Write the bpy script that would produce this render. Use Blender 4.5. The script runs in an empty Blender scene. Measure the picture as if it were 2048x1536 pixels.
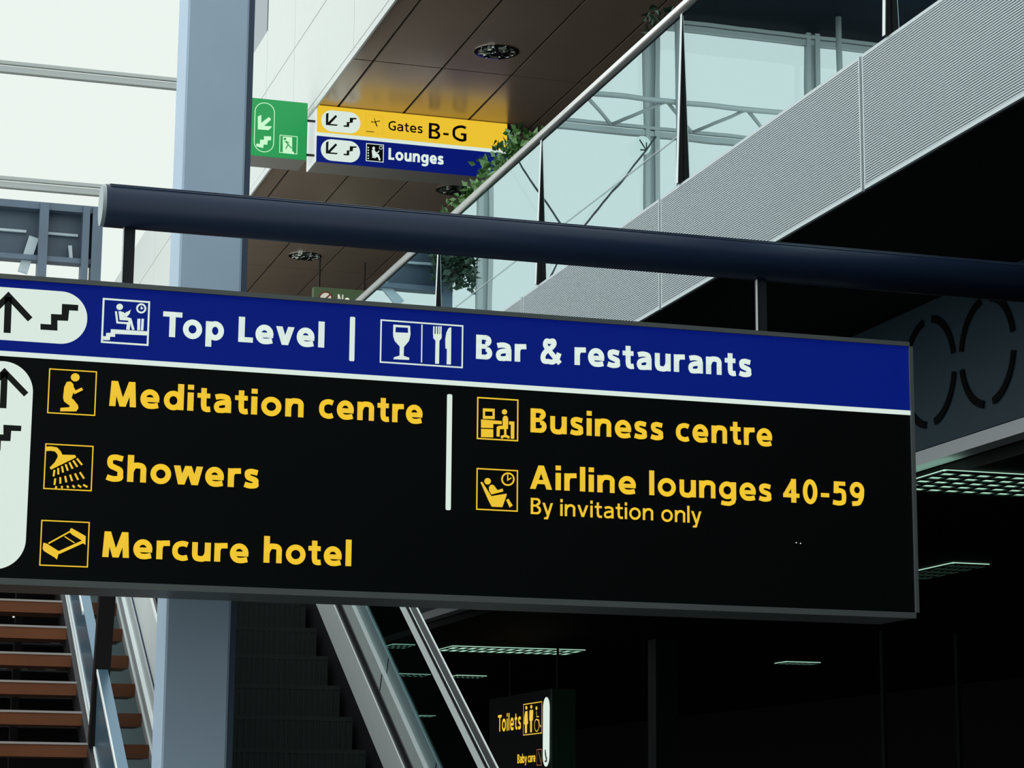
import bpy, math, random
from mathutils import Matrix, Vector

# ------------------------------------------------------------------ camera, sky, exposure
EYE = 1.6
F_PX = 4618.87                                   # focal length in pixels of a 2048 px wide frame
YAW, PITCH, ROLL = math.radians(-17.0978), math.radians(10.8451), math.radians(0.46219)
scn = bpy.context.scene
col = scn.collection


def cam_axes():
    fwd = Vector((0, math.cos(PITCH), math.sin(PITCH)))
    right0 = Vector((1, 0, 0))
    up0 = Vector((0, -math.sin(PITCH), math.cos(PITCH)))
    right = right0 * math.cos(ROLL) + up0 * math.sin(ROLL)
    up = -right0 * math.sin(ROLL) + up0 * math.cos(ROLL)
    rz = Matrix.Rotation(YAW, 3, 'Z')
    return rz @ right, rz @ up, rz @ fwd


RIGHT, UP, FWD = cam_axes()
cam_data = bpy.data.cameras.new('camera')
cam_data.sensor_width = 36.0
cam_data.lens = F_PX / 2048 * 36.0
cam_data.clip_end = 400
cam = bpy.data.objects.new('camera', cam_data)
col.objects.link(cam)
m3 = Matrix((RIGHT, UP, -FWD)).transposed()
cam.matrix_world = Matrix.Translation((0, 0, EYE)) @ m3.to_4x4()
scn.camera = cam

world = bpy.data.worlds.new('overcast_sky')
scn.world = world
world.use_nodes = True
wb = world.node_tree.nodes['Background']
wb.inputs[0].default_value = (0.885, 0.935, 0.905, 1)
wb.inputs[1].default_value = 1.7

scn.view_settings.view_transform = 'Standard'
scn.view_settings.look = 'None'
scn.view_settings.gamma = 1.0
scn.view_settings.exposure = 0.0
scn.view_settings.use_curve_mapping = False


# ------------------------------------------------------------------ geometry helpers
def ray(px, py):
    return RIGHT * (px - 1024) - UP * (py - 768) + FWD * F_PX


def onX(px, py, X):
    d = ray(px, py); d = d * (X / d.x); return Vector((X, d.y, d.z + EYE))


def onY(px, py, Y):
    d = ray(px, py); d = d * (Y / d.y); return Vector((d.x, Y, d.z + EYE))


def onZ(px, py, Z):
    d = ray(px, py); d = d * ((Z - EYE) / d.z); return Vector((d.x, d.y, Z))


class MB:
    """collects boxes, prisms, tubes; build() links them as one mesh object"""

    def __init__(self):
        self.v, self.f, self.m = [], [], []

    def add(self, vs, fs, mi=0):
        b = len(self.v)
        self.v += [tuple(x) for x in vs]
        for f in fs:
            self.f.append(tuple(b + i for i in f)); self.m.append(mi)
        return self

    def box(self, x0, x1, y0, y1, z0, z1, mi=0):
        vs = [(x, y, z) for z in (z0, z1) for y in (y0, y1) for x in (x0, x1)]
        return self.add(vs, [(0, 2, 3, 1), (4, 5, 7, 6), (0, 1, 5, 4), (2, 6, 7, 3), (0, 4, 6, 2), (1, 3, 7, 5)], mi)

    def prism(self, pts, axis, a, b, mi=0):
        """extrude a polygon along axis: 'x' pts=(y,z), 'y' pts=(x,z), 'z' pts=(x,y)"""
        def p3(p, t):
            return {'x': (t, p[0], p[1]), 'y': (p[0], t, p[1]), 'z': (p[0], p[1], t)}[axis]
        n = len(pts)
        vs = [p3(p, a) for p in pts] + [p3(p, b) for p in pts]
        fs = [tuple(range(n))[::-1], tuple(range(n, 2 * n))]
        fs += [(i, (i + 1) % n, n + (i + 1) % n, n + i) for i in range(n)]
        return self.add(vs, fs, mi)

    def tube(self, p0, p1, r, n=16, mi=0, r1=None, caps=True):
        p0, p1 = Vector(p0), Vector(p1)
        r1 = r if r1 is None else r1
        d = (p1 - p0).normalized()
        a = d.orthogonal().normalized(); c = d.cross(a)
        vs = []
        for p, rr in ((p0, r), (p1, r1)):
            for i in range(n):
                t = 2 * math.pi * i / n
                vs.append(p + (a * math.cos(t) + c * math.sin(t)) * rr)
        fs = [(i, (i + 1) % n, n + (i + 1) % n, n + i) for i in range(n)]
        if caps:
            fs += [tuple(range(n))[::-1], tuple(range(n, 2 * n))]
        return self.add(vs, fs, mi)

    def bar(self, p0, p1, w, t, normal, mi=0):
        """flat bar from p0 to p1, width w across, thickness t along normal"""
        p0, p1, nrm = Vector(p0), Vector(p1), Vector(normal).normalized()
        d = (p1 - p0).normalized()
        s = d.cross(nrm).normalized()
        vs = []
        for p in (p0, p1):
            for (a, b) in ((-1, -1), (1, -1), (1, 1), (-1, 1)):
                vs.append(p + s * (a * w / 2) + nrm * (b * t / 2))
        return self.add(vs, [(0, 1, 2, 3), (7, 6, 5, 4), (0, 4, 5, 1), (1, 5, 6, 2), (2, 6, 7, 3), (3, 7, 4, 0)], mi)

    def build(self, name, mats, parent=None, smooth=False, bevel=0.0):
        me = bpy.data.meshes.new(name)
        me.from_pydata(self.v, [], self.f)
        if not isinstance(mats, (list, tuple)):
            mats = [mats]
        for m in mats:
            me.materials.append(m)
        for p, mi in zip(me.polygons, self.m):
            p.material_index = mi
            p.use_smooth = smooth
        me.validate(); me.update()
        o = bpy.data.objects.new(name, me)
        col.objects.link(o)
        if parent is not None:
            o.parent = parent
            o.matrix_parent_inverse = Matrix.Translation(-base_of(parent))
        if bevel:
            b = o.modifiers.new('bevel', 'BEVEL'); b.width = bevel; b.segments = 2; b.limit_method = 'ANGLE'
        return o


def base_of(o):
    v = Vector(o.location)
    while o.parent is not None:
        o = o.parent
        v = v + Vector(o.location) if False else v
    return v


BASE = {}


def thing(name, label, cat, loc, group=None):
    o = bpy.data.objects.new(name, None)
    o.empty_display_size = 0.2
    col.objects.link(o)
    o.location = loc
    o['label'] = label
    o['category'] = cat
    if group:
        o['group'] = group
    return o


def tag(o, label, cat, group=None):
    o['label'] = label; o['category'] = cat
    if group:
        o['group'] = group
    return o


def structure(o):
    o['kind'] = 'structure'
    return o


# ------------------------------------------------------------------ materials
def pmat(name, colr, rough=0.5, metal=0.0, spec=0.5, emit=None, es=1.0, noise=0.0, nscale=6.0, bump=0.0):
    m = bpy.data.materials.new(name)
    m.use_nodes = True
    nt = m.node_tree
    b = nt.nodes['Principled BSDF']
    b.inputs['Base Color'].default_value = (*colr, 1)
    b.inputs['Roughness'].default_value = rough
    b.inputs['Metallic'].default_value = metal
    b.inputs['Specular IOR Level'].default_value = spec
    if emit:
        b.inputs['Emission Color'].default_value = (*emit, 1)
        b.inputs['Emission Strength'].default_value = es
    if noise:
        tc = nt.nodes.new('ShaderNodeTexCoord')
        n = nt.nodes.new('ShaderNodeTexNoise'); n.inputs['Scale'].default_value = nscale
        n.inputs['Detail'].default_value = 6
        r = nt.nodes.new('ShaderNodeMapRange')
        r.inputs['To Min'].default_value = 1 - noise; r.inputs['To Max'].default_value = 1 + noise
        mx = nt.nodes.new('ShaderNodeVectorMath'); mx.operation = 'SCALE'
        mx.inputs[0].default_value = colr
        nt.links.new(tc.outputs['Object'], n.inputs['Vector'])
        nt.links.new(n.outputs['Fac'], r.inputs['Value'])
        nt.links.new(r.outputs['Result'], mx.inputs['Scale'])
        nt.links.new(mx.outputs['Vector'], b.inputs['Base Color'])
        if bump:
            bp = nt.nodes.new('ShaderNodeBump'); bp.inputs['Strength'].default_value = bump
            bp.inputs['Distance'].default_value = 0.02
            nt.links.new(n.outputs['Fac'], bp.inputs['Height'])
            nt.links.new(bp.outputs['Normal'], b.inputs['Normal'])
    return m


def glass_mat(name, tint, gloss, f0, f1, wave=0.0):
    """thin pane: see-through tint mixed with a clear reflection that grows at grazing angles"""
    m = bpy.data.materials.new(name)
    m.use_nodes = True
    nt = m.node_tree
    nt.nodes.clear()
    out = nt.nodes.new('ShaderNodeOutputMaterial')
    mix = nt.nodes.new('ShaderNodeMixShader')
    tr = nt.nodes.new('ShaderNodeBsdfTransparent'); tr.inputs[0].default_value = (*tint, 1)
    gl = nt.nodes.new('ShaderNodeBsdfGlossy'); gl.inputs['Color'].default_value = (*gloss, 1)
    gl.inputs['Roughness'].default_value = 0.0
    lw = nt.nodes.new('ShaderNodeLayerWeight'); lw.inputs[0].default_value = 0.5
    mr = nt.nodes.new('ShaderNodeMapRange')
    mr.inputs['From Min'].default_value = 0.0; mr.inputs['From Max'].default_value = 0.6
    mr.inputs['To Min'].default_value = f0; mr.inputs['To Max'].default_value = f1
    nt.links.new(lw.outputs['Facing'], mr.inputs['Value'])
    nt.links.new(mr.outputs['Result'], mix.inputs[0])
    nt.links.new(tr.outputs[0], mix.inputs[1]); nt.links.new(gl.outputs[0], mix.inputs[2])
    if wave:
        tc = nt.nodes.new('ShaderNodeTexCoord')
        n = nt.nodes.new('ShaderNodeTexNoise'); n.inputs['Scale'].default_value = 1.7
        n.inputs['Detail'].default_value = 1.0
        bp = nt.nodes.new('ShaderNodeBump'); bp.inputs['Strength'].default_value = wave
        bp.inputs['Distance'].default_value = 0.02
        nt.links.new(tc.outputs['Object'], n.inputs['Vector'])
        nt.links.new(n.outputs['Fac'], bp.inputs['Height'])
        nt.links.new(bp.outputs['Normal'], gl.inputs['Normal'])
    nt.links.new(mix.outputs[0], out.inputs[0])
    return m


M = {}
M['lit_white'] = pmat('backlit_white', (0.05, 0.05, 0.05), 0.4, emit=(0.74, 0.87, 0.79), es=0.90)
M['lit_yellow'] = pmat('backlit_yellow', (0.05, 0.04, 0.01), 0.4, emit=(0.93, 0.60, 0.035), es=0.88)
M['lit_blue'] = pmat('backlit_blue', (0.004, 0.012, 0.06), 0.3, spec=0.3, emit=(0.0012, 0.0065, 0.150), es=1.0)
M['lit_green'] = pmat('backlit_green', (0.01, 0.10, 0.03), 0.4, emit=(0.002, 0.245, 0.055), es=1.0)
M['lit_pale_green'] = pmat('backlit_pale_green', (0.1, 0.2, 0.12), 0.4, emit=(0.52, 0.80, 0.52), es=1.0)
M['lit_olive'] = pmat('sign_olive', (0.09, 0.13, 0.075), 0.4, emit=(0.035, 0.06, 0.03), es=1.0)
M['black_face'] = pmat('black_acrylic', (0.004, 0.006, 0.006), 0.35, spec=0.25)
M['black_matte'] = pmat('black_matte', (0.004, 0.005, 0.005), 0.7, spec=0.05)
M['ink'] = pmat('black_ink', (0.012, 0.016, 0.014), 0.5, spec=0.2)
M['ink_brown'] = pmat('dark_brown_ink', (0.03, 0.008, 0.004), 0.5, spec=0.2)
M['frame'] = pmat('sign_frame_grey', (0.125, 0.150, 0.150), 0.45, 0.1, noise=0.15, nscale=3)
M['sign_under'] = pmat('grey_sign_case', (0.30, 0.29, 0.27), 0.5)
M['pale_box'] = pmat('glowing_sign_side', (0.6, 0.63, 0.63), 0.5, emit=(0.55, 0.6, 0.6), es=0.8)  # glow added to brighten the end panel in the exit sign's shade
M['tube'] = pmat('navy_tube', (0.013, 0.026, 0.060), 0.34, 0.0, 0.18)
M['tube_ridge'] = pmat('navy_ridge', (0.03, 0.05, 0.09), 0.3)
M['tube_cap'] = pmat('pale_tube_end', (0.42, 0.50, 0.54), 0.5)
M['dark_post'] = pmat('dark_post', (0.012, 0.016, 0.022), 0.45)
M['fin'] = pmat('dark_maroon_steel', (0.006, 0.005, 0.006), 0.5, spec=0.2)
M['rib'] = pmat('ribbed_aluminium', (0.59, 0.67, 0.71), 0.45, 0.1)
M['groove_shade'] = pmat('groove_shade_backing', (0.030, 0.045, 0.060), 0.6, spec=0.2)  # backing painted dark to deepen the shade in the rib grooves
M['steel'] = pmat('brushed_steel', (0.68, 0.69, 0.70), 0.28, 0.85, noise=0.08, nscale=8)
M['balcony_glass'] = glass_mat('coated_balcony_glass', (0.55, 0.70, 0.72), (0.75, 0.92, 0.97), 0.30, 0.80, 0.012)
M['clear_glass'] = glass_mat('facade_glass', (0.742, 0.752, 0.742), (0.9, 0.95, 0.95), 0.02, 0.06)
M['esc_glass'] = glass_mat('escalator_glass', (0.70, 0.80, 0.80), (0.6, 0.7, 0.7), 0.03, 0.10)
M['soffit'] = pmat('brown_lacquer_ceiling', (0.52, 0.41, 0.33), 0.27, 0.4, 0.5, noise=0.12, nscale=1.5)
M['plenum'] = pmat('dark_gap', (0.008, 0.007, 0.006), 0.8)
M['white_panel'] = pmat('white_wall_panel', (0.66, 0.70, 0.70), 0.5, noise=0.02)
M['grey_panel'] = pmat('grey_infill', (0.33, 0.37, 0.41), 0.5)
M['joint'] = pmat('dark_joint', (0.06, 0.07, 0.08), 0.7)
M['column'] = pmat('blue_grey_paint', (0.46, 0.61, 0.78), 0.5, noise=0.06, nscale=5)
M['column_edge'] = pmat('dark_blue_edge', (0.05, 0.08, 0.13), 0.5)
M['mullion'] = pmat('grey_mullion', (0.34, 0.38, 0.38), 0.5)
M['roof'] = pmat('dark_roof', (0.005, 0.009, 0.014), 0.8, spec=0.03)
M['bridge'] = pmat('slate_blue_steel', (0.075, 0.115, 0.165), 0.5, noise=0.2, nscale=2)
M['bridge_lite'] = pmat('pale_blue_steel', (0.36, 0.45, 0.50), 0.5)
M['bridge_deep'] = pmat('deep_blue_panel', (0.035, 0.065, 0.10), 0.5, noise=0.3, nscale=3)
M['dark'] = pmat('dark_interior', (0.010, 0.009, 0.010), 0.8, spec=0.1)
M['floor'] = pmat('dark_floor', (0.05, 0.05, 0.05), 0.5, noise=0.2, nscale=2)
M['terrazzo'] = pmat('pale_terrazzo', (0.72, 0.70, 0.66), 0.5, noise=0.1, nscale=4)  # hidden landing floor, kept pale to bounce light up onto the soffit
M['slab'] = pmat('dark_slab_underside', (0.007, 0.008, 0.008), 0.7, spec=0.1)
M['shop'] = pmat('slate_fascia', (0.017, 0.040, 0.058), 0.6, spec=0.3, noise=0.08)
M['shop_ring'] = pmat('black_ring', (0.003, 0.003, 0.004), 0.7, spec=0.05)
M['shop_trim'] = pmat('pale_trim', (0.42, 0.45, 0.48), 0.5)
M['tube_light'] = pmat('lamp_green_white', (0.2, 0.3, 0.25), 0.5, emit=(0.55, 0.95, 0.72), es=0.85)
M['louvre'] = pmat('louvre_blade', (0.03, 0.06, 0.05), 0.5, 0.3)
M['chrome'] = pmat('chrome', (0.62, 0.66, 0.64), 0.12, 1.0)
M['lamp_bowl'] = pmat('dark_reflector', (0.16, 0.19, 0.17), 0.25, 0.8)
M['tread'] = pmat('brown_wood', (0.165, 0.052, 0.015), 0.5, noise=0.3, nscale=4)
M['nosing'] = pmat('pale_nosing', (0.55, 0.52, 0.50), 0.4, 0.4)
M['stringer'] = pmat('blue_steel_plate', (0.10, 0.19, 0.27), 0.3, 0.5)
M['bright_edge'] = pmat('bright_line_paint', (0.86, 0.92, 0.93), 0.35, 0.0)  # pale paint for thin bright lines, lit edges and reflections among them
M['esc_panel'] = pmat('escalator_grey', (0.74, 0.80, 0.80), 0.45, 0.0, noise=0.05)
M['esc_panel2'] = pmat('escalator_mid_grey', (0.50, 0.57, 0.58), 0.45, 0.0, noise=0.05)
M['esc_teal'] = pmat('escalator_teal', (0.17, 0.25, 0.27), 0.4, 0.0)
M['esc_step'] = pmat('step_dark', (0.016, 0.022, 0.021), 0.6, spec=0.2)
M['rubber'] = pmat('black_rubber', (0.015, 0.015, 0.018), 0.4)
M['sign_green_dark'] = pmat('dark_green_box', (0.02, 0.06, 0.035), 0.45)
M['leaf'] = pmat('leaf_green', (0.10, 0.24, 0.07), 0.45, noise=0.4, nscale=9)
M['leaf_dark'] = pmat('leaf_dark_green', (0.02, 0.05, 0.03), 0.5, noise=0.4, nscale=9)
M['planter'] = pmat('dark_planter', (0.03, 0.03, 0.035), 0.6)
M['red_ring'] = pmat('dark_red', (0.22, 0.04, 0.03), 0.5, emit=(0.05, 0.012, 0.008))
M['cream'] = pmat('cream_disc', (0.5, 0.5, 0.44), 0.5, emit=(0.45, 0.45, 0.38))
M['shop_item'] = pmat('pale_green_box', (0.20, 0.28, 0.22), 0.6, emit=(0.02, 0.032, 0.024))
M['shop_lamp'] = pmat('warm_spot', (0.5, 0.5, 0.5), 0.5, emit=(0.9, 0.9, 0.85))
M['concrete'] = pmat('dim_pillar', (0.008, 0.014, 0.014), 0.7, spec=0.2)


# ------------------------------------------------------------------ flat lettering and pictograms (sign faces)
class Flat:
    """2-D shapes on a sign face. axis 'y': face at Y, u = X; axis 'x': face at X, u = -Y (read from the left)."""

    def __init__(self, axis, pos, lift=0.003):
        self.axis, self.pos, self.lift = axis, pos, lift
        self.v, self.f = [], []

    def px(self, x, y):
        if self.axis == 'y':
            p = onY(x, y, self.pos); return (p.x, p.z)
        p = onX(x, y, self.pos); return (-p.y, p.z)

    def p3(self, u, v):
        if self.axis == 'y':
            return (u, self.pos - self.lift, v)
        return (self.pos - self.lift, -u, v)

    def poly(self, pts):
        b = len(self.v)
        a = sum(pts[i][0] * pts[(i + 1) % len(pts)][1] - pts[(i + 1) % len(pts)][0] * pts[i][1] for i in range(len(pts)))
        if a < 0:
            pts = pts[::-1]
        self.v += [self.p3(*p) for p in pts]
        self.f.append(tuple(range(b, b + len(pts))))
        return self

    def stroke(self, pts, w, closed=False):
        """mitred ribbon of width w"""
        n = len(pts)
        hw = w / 2
        L, R = [], []
        for i in range(n):
            p = Vector(pts[i])
            a = Vector(pts[i - 1]) if (i > 0 or closed) else None
            c = Vector(pts[(i + 1) % n]) if (i < n - 1 or closed) else None
            d1 = (p - a).normalized() if a is not None else None
            d2 = (c - p).normalized() if c is not None else None
            if d1 is None: d1 = d2
            if d2 is None: d2 = d1
            n1 = Vector((-d1.y, d1.x)); n2 = Vector((-d2.y, d2.x))
            nn = n1 + n2
            if nn.length < 1e-6: nn = n1
            nn.normalize()
            k = hw / max(0.4, nn.dot(n1))
            L.append(p + nn * k); R.append(p - nn * k)
        b = len(self.v)
        for l, r in zip(L, R):
            self.v.append(self.p3(l.x, l.y)); self.v.append(self.p3(r.x, r.y))
        for i in range(n if closed else n - 1):
            j = (i + 1) % n
            self.f.append((b + 2 * i, b + 2 * i + 1, b + 2 * j + 1, b + 2 * j))
        return self

    # shapes given in pixels of an enlarged view (origin ox,oy, scale s)
    def view(self, ox, oy, s):
        self.vw = (ox, oy, s); return self

    def q(self, x, y):
        ox, oy, s = self.vw
        return self.px(x / s + ox, y / s + oy)

    def wpx(self, w):
        a = self.q(1000, 1000); b = self.q(1000, 1000 + w)
        return abs(a[1] - b[1])

    def P(self, *pts):
        return self.poly([self.q(*p) for p in pts])

    def S(self, w, *pts, closed=False):
        return self.stroke([self.q(*p) for p in pts], self.wpx(w), closed)

    def disc(self, x, y, rx, ry=None, n=28):
        ry = ry or rx
        return self.P(*[(x + rx * math.cos(2 * math.pi * i / n), y + ry * math.sin(2 * math.pi * i / n)) for i in range(n)])

    def ring(self, x, y, r, w, n=32, ry=None):
        ry = ry or r
        return self.S(w, *[(x + r * math.cos(2 * math.pi * i / n), y + ry * math.sin(2 * math.pi * i / n)) for i in range(n)], closed=True)

    def frame(self, tl, tr, br, bl, w):
        """rectangular outline, squared to the sign"""
        a, b, c, d = self.q(*tl), self.q(*tr), self.q(*br), self.q(*bl)
        u0, u1 = (a[0] + d[0]) / 2, (b[0] + c[0]) / 2
        v0, v1 = (c[1] + d[1]) / 2, (a[1] + b[1]) / 2
        return self.stroke([(u0, v0), (u1, v0), (u1, v1), (u0, v1)], self.wpx(w), True)

    def rrect(self, u0, u1, v0, v1, r, n=12):
        pts = []
        for (cx, cy, a0) in ((u1 - r, v1 - r, 0), (u0 + r, v1 - r, 90), (u0 + r, v0 + r, 180), (u1 - r, v0 + r, 270)):
            for i in range(n + 1):
                t = math.radians(a0 + 90 * i / n)
                pts.append((cx + r * math.cos(t), cy + r * math.sin(t)))
        return pts

    def build(self, name, mat, parent):
        me = bpy.data.meshes.new(name)
        me.from_pydata(self.v, [], self.f)
        me.materials.append(mat)
        me.update()
        o = bpy.data.objects.new(name, me)
        col.objects.link(o)
        o.parent = parent
        o.matrix_parent_inverse = Matrix.Translation(-WB(parent))
        return o


def WB(o):
    """world position of the frame that children are parented to"""
    if o.type == 'EMPTY' and o.parent is None:
        return Vector(o.location)
    return Vector((0, 0, 0)) if o.parent is None else WB(o.parent) * 0


def base_of(o):
    return WB(o)


# stroke alphabet: cap height 1, x-height .73, drawn as centre lines for stroke width w
def arc(cx, cy, rx, ry, a0, a1, n=14):
    return [(cx + rx * math.cos(math.radians(a0 + (a1 - a0) * i / n)), cy + ry * math.sin(math.radians(a0 + (a1 - a0) * i / n))) for i in range(n + 1)]


def spline(pts, n=6):
    out = []
    P = [pts[0]] + list(pts) + [pts[-1]]
    for i in range(1, len(P) - 2):
        p0, p1, p2, p3 = P[i - 1], P[i], P[i + 1], P[i + 2]
        for k in range(n):
            t = k / n
            out.append(tuple(0.5 * (2 * p1[j] + (p2[j] - p0[j]) * t + (2 * p0[j] - 5 * p1[j] + 4 * p2[j] - p3[j]) * t * t
                                    + (3 * p1[j] - p0[j] - 3 * p2[j] + p3[j]) * t ** 3) for j in range(2)))
    out.append(tuple(pts[-1]))
    return out


def glyph(ch, w):
    """-> ink width, list of ('s', pts, width) strokes and ('p', pts) polygons"""
    h = w / 2
    hb = w * 0.86                     # horizontal strokes run a little thinner
    hh = hb / 2
    X = 0.73
    def slant(x0, y0, x1, y1, t=w * 1.04):
        return ('p', [(x0 - t / 2, y0), (x0 + t / 2, y0), (x1 + t / 2, y1), (x1 - t / 2, y1)])
    def vs(x, y0, y1):
        return ('p', [(x - h, y0), (x + h, y0), (x + h, y1), (x - h, y1)])
    def hs(y, x0, x1):
        return ('p', [(x0, y - hh), (x1, y - hh), (x1, y + hh), (x0, y + hh)])
    def bowl(W, side):
        cx = W / 2 + (0.02 if side == 'r' else -0.02)
        rx, ry = W / 2 - h, X / 2 + 0.01 - hh
        return ('s', arc(cx, X / 2, rx, ry, 0, 360, 32), (w + hb) / 2)
    if ch == ' ': return 0.30, []
    if ch == 'T': return 0.74, [hs(1 - hh, 0, 0.74), vs(0.37, 0, 1)]
    if ch == 'L': return 0.55, [vs(h, 0, 1), hs(hh, 0, 0.55)]
    if ch == 'l': return w, [vs(h, 0, 1.04)]
    if ch == 'i': return w, [vs(h, 0, X), ('p', [(0, 0.84), (w, 0.84), (w, 1.04), (0, 1.04)])]
    if ch == 'o': return 0.76, [('s', arc(0.38, X / 2, 0.38 - h, X / 2 + 0.015 - hh, 0, 360, 36), (w + hb) / 2)]
    if ch == 'p': return 0.72, [vs(h, -0.28, X), ('s', arc(0.37, X / 2, 0.35 - h, X / 2 + 0.012 - hh, 0, 360, 32), (w + hb) / 2)]
    if ch == 'b': return 0.72, [vs(h, 0, 1.04), ('s', arc(0.37, X / 2, 0.35 - h, X / 2 + 0.012 - hh, 0, 360, 32), (w + hb) / 2)]
    if ch == 'd': return 0.72, [vs(0.72 - h, 0, 1.04), ('s', arc(0.35, X / 2, 0.35 - h, X / 2 + 0.012 - hh, 0, 360, 32), (w + hb) / 2)]
    if ch == 'g': return 0.72, [vs(0.72 - h, -0.02, X), ('s', arc(0.35, X / 2 + 0.01, 0.35 - h, X / 2 + 0.0 - hh, 0, 360, 32), (w + hb) / 2),
                               ('s', spline([(0.72 - h, 0.02), (0.70 - h, -0.10), (0.58 - h, -0.17), (0.42, -0.19), (0.26, -0.185), (0.10, -0.15)]), hb)]
    if ch == 'c': return 0.58, [('s', spline([(0.56, X - 0.055 - hh * 0.7), (0.44, X + 0.012 - hh), (0.34, X + 0.012 - hh), (0.2, X - 0.04 - hh), (h + 0.015, X * 0.66), (h, X / 2),
                                               (h + 0.015, X * 0.34), (0.2, 0.04 + hh), (0.34, -0.012 + hh), (0.44, -0.012 + hh), (0.56, 0.055 + hh * 0.7)]), (w + hb) / 2)]
    if ch == 'e':
        rx, ry = 0.35 - h, X / 2 + 0.012 - hh
        return 0.70, [('s', arc(0.35, X / 2, rx, ry, -4, 262, 30) + spline([(0.36, hh - 0.012), (0.45, hh - 0.010), (0.54, hh + 0.008), (0.645, hh + 0.035)])[1:], (w + hb) / 2),
                      hs(X / 2 - 0.025, h, 0.70 - 0.02)]
    if ch == 'v': return 0.70, [slant(w * .52, X, 0.35, 0), slant(0.70 - w * .52, X, 0.35, 0)]
    if ch == 'w': return 1.04, [slant(w * .5, X, 0.28, 0), slant(0.52, X, 0.28, 0), slant(0.52, X, 0.76, 0), slant(1.04 - w * .5, X, 0.76, 0)]
    if ch == 'y': return 0.68, [slant(w * .52, X, 0.35, 0.0), ('p', [(0.68 - w, X), (0.68, X), (0.36, -0.28), (0.36 - w, -0.28)]),
                               ('p', [(0.10, -0.28), (0.36 - w / 2, -0.28), (0.36, -0.28 + hb), (0.12, -0.28 + hb * .9)])]
    if ch == 'B': return 0.66, [vs(h, 0, 1), hs(1 - hh, 0, 0.40), hs(0.53, 0, 0.42), hs(hh, 0, 0.42),
                               ('s', arc(0.37, 0.765, 0.235 - h + 0.02, 0.235 - hh, 90, -90, 14), (w + hb) / 2),
                               ('s', arc(0.39, 0.265, 0.27 - h, 0.265 - hh, 90, -90, 14), (w + hb) / 2)]
    if ch == 'a': return 0.64, [vs(0.64 - h, 0, 0.48), ('s', spline([(0.07, X - 0.07 - hh * .6), (0.18, X - 0.02 - hh * .8), (0.30, X + 0.012 - hh), (0.43, X - 0.01 - hh), (0.62 - h, X - 0.10 - hh * .6), (0.64 - h, 0.42)]), (w + hb) / 2),
                               ('s', spline([(0.64 - h, 0.40), (0.42, 0.41), (0.26, 0.385), (h + 0.03, 0.32), (h, 0.20), (h + 0.05, 0.09), (0.24, hh - 0.012), (0.36, 0.03 + hh * .6), (0.64 - h, 0.15)]), hb)]
    if ch == 'r': return 0.47, [vs(h, 0, X), ('s', spline([(h, 0.42), (h + 0.04, 0.53), (0.20, X - 0.05 - hh * .6), (0.32, X - hh), (0.47, X - hh * .9)]), (w + hb) / 2)]
    if ch == 'n': return 0.68, [vs(h, 0, X), ('s', [(h + 0.02, 0.42)] + spline([(h + 0.05, 0.52), (0.25, X - 0.05 - hh * .5), (0.38, X + 0.012 - hh), (0.50, X - 0.02 - hh * .9), (0.675 - h, X - 0.14 - hh * .5), (0.68 - h, 0.42)]) + [(0.68 - h, 0)], (w + hb) / 2 * 1.03)]
    if ch == 'h': return 0.68, [vs(h, 0, 1.04)] + glyph('n', w)[1][1:]
    if ch == 'u': return 0.68, [vs(0.68 - h, 0, X), ('s', [(h, X)] + spline([(h, 0.30), (h + 0.01, 0.17 + hh * .4), (0.17, 0.03 + hh * .9), (0.30, hh - 0.012), (0.43, 0.04 + hh * .6), (0.64 - h, 0.22), (0.66 - h, 0.32)]), (w + hb) / 2 * 1.03)]
    if ch == 's': return 0.55, [('s', spline([(0.50, X - 0.05 - hh * .8), (0.38, X - 0.005 - hh), (0.27, X + 0.012 - hh), (0.15, X - 0.04 - hh * .8), (h + 0.015, X - 0.19), (0.16, 0.42), (0.30, 0.36),
                                               (0.43, 0.30), (0.54 - h, 0.19), (0.44, 0.05 + hh * .7), (0.28, hh - 0.012), (0.16, hh), (0.03, 0.04 + hh)]), (w + hb) / 2)]
    if ch == 'S': return 0.62, [('s', spline([(0.58, 0.945 - hh * .8), (0.44, 0.995 - hh), (0.32, 1.015 - hh), (0.17, 0.96 - hh * .8), (h + 0.015, 0.75), (0.17, 0.59), (0.33, 0.51),
                                               (0.49, 0.42), (0.615 - h, 0.26), (0.50, 0.06 + hh * .7), (0.32, hh - 0.015), (0.18, hh), (0.03, 0.05 + hh)]), (w + hb) / 2)]
    if ch == 't': return 0.47, [hs(X - hh, 0, 0.46), ('s', [(0.12 + h, 0.94), (0.12 + h, 0.30)] + spline([(0.12 + h, 0.28), (0.15 + h, 0.13), (0.24 + h, 0.01 + hh * .9), (0.36, hh - 0.005), (0.47, hh + 0.012)]), (w + hb) / 2 * 1.02)]
    if ch == 'M': return 0.94, [('p', [(0.0, 0), (w, 0), (w * 1.22, 1), (0.05, 1)]), ('p', [(0.94 - w, 0), (0.94, 0), (0.89, 1), (0.94 - w * 1.22, 1)]),
                               slant(0.05 + w * .55, 1, 0.47, 0.0, w * .98), slant(0.89 - w * .55, 1, 0.47, 0.0, w * .98)]
    if ch == 'N': return 0.76, [vs(h, 0, 1), vs(0.76 - h, 0, 1), slant(h, 1, 0.76 - h, 0, w)]
    if ch == 'A': return 0.84, [slant(w * .52, 0, 0.42, 1), slant(0.84 - w * .52, 0, 0.42, 1), hs(0.27 + hh * .4, 0.20, 0.64)]
    if ch == '4': return 0.66, [vs(0.53 - h, 0, 1), hs(0.30, 0, 0.66), ('s', [(0.42, 0.93), (0.09, 0.33)], w * .85)]
    if ch == '0': return 0.62, [('s', arc(0.31, 0.5, 0.31 - h, 0.515 - hh, 0, 360, 36), (w + hb) / 2)]
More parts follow.
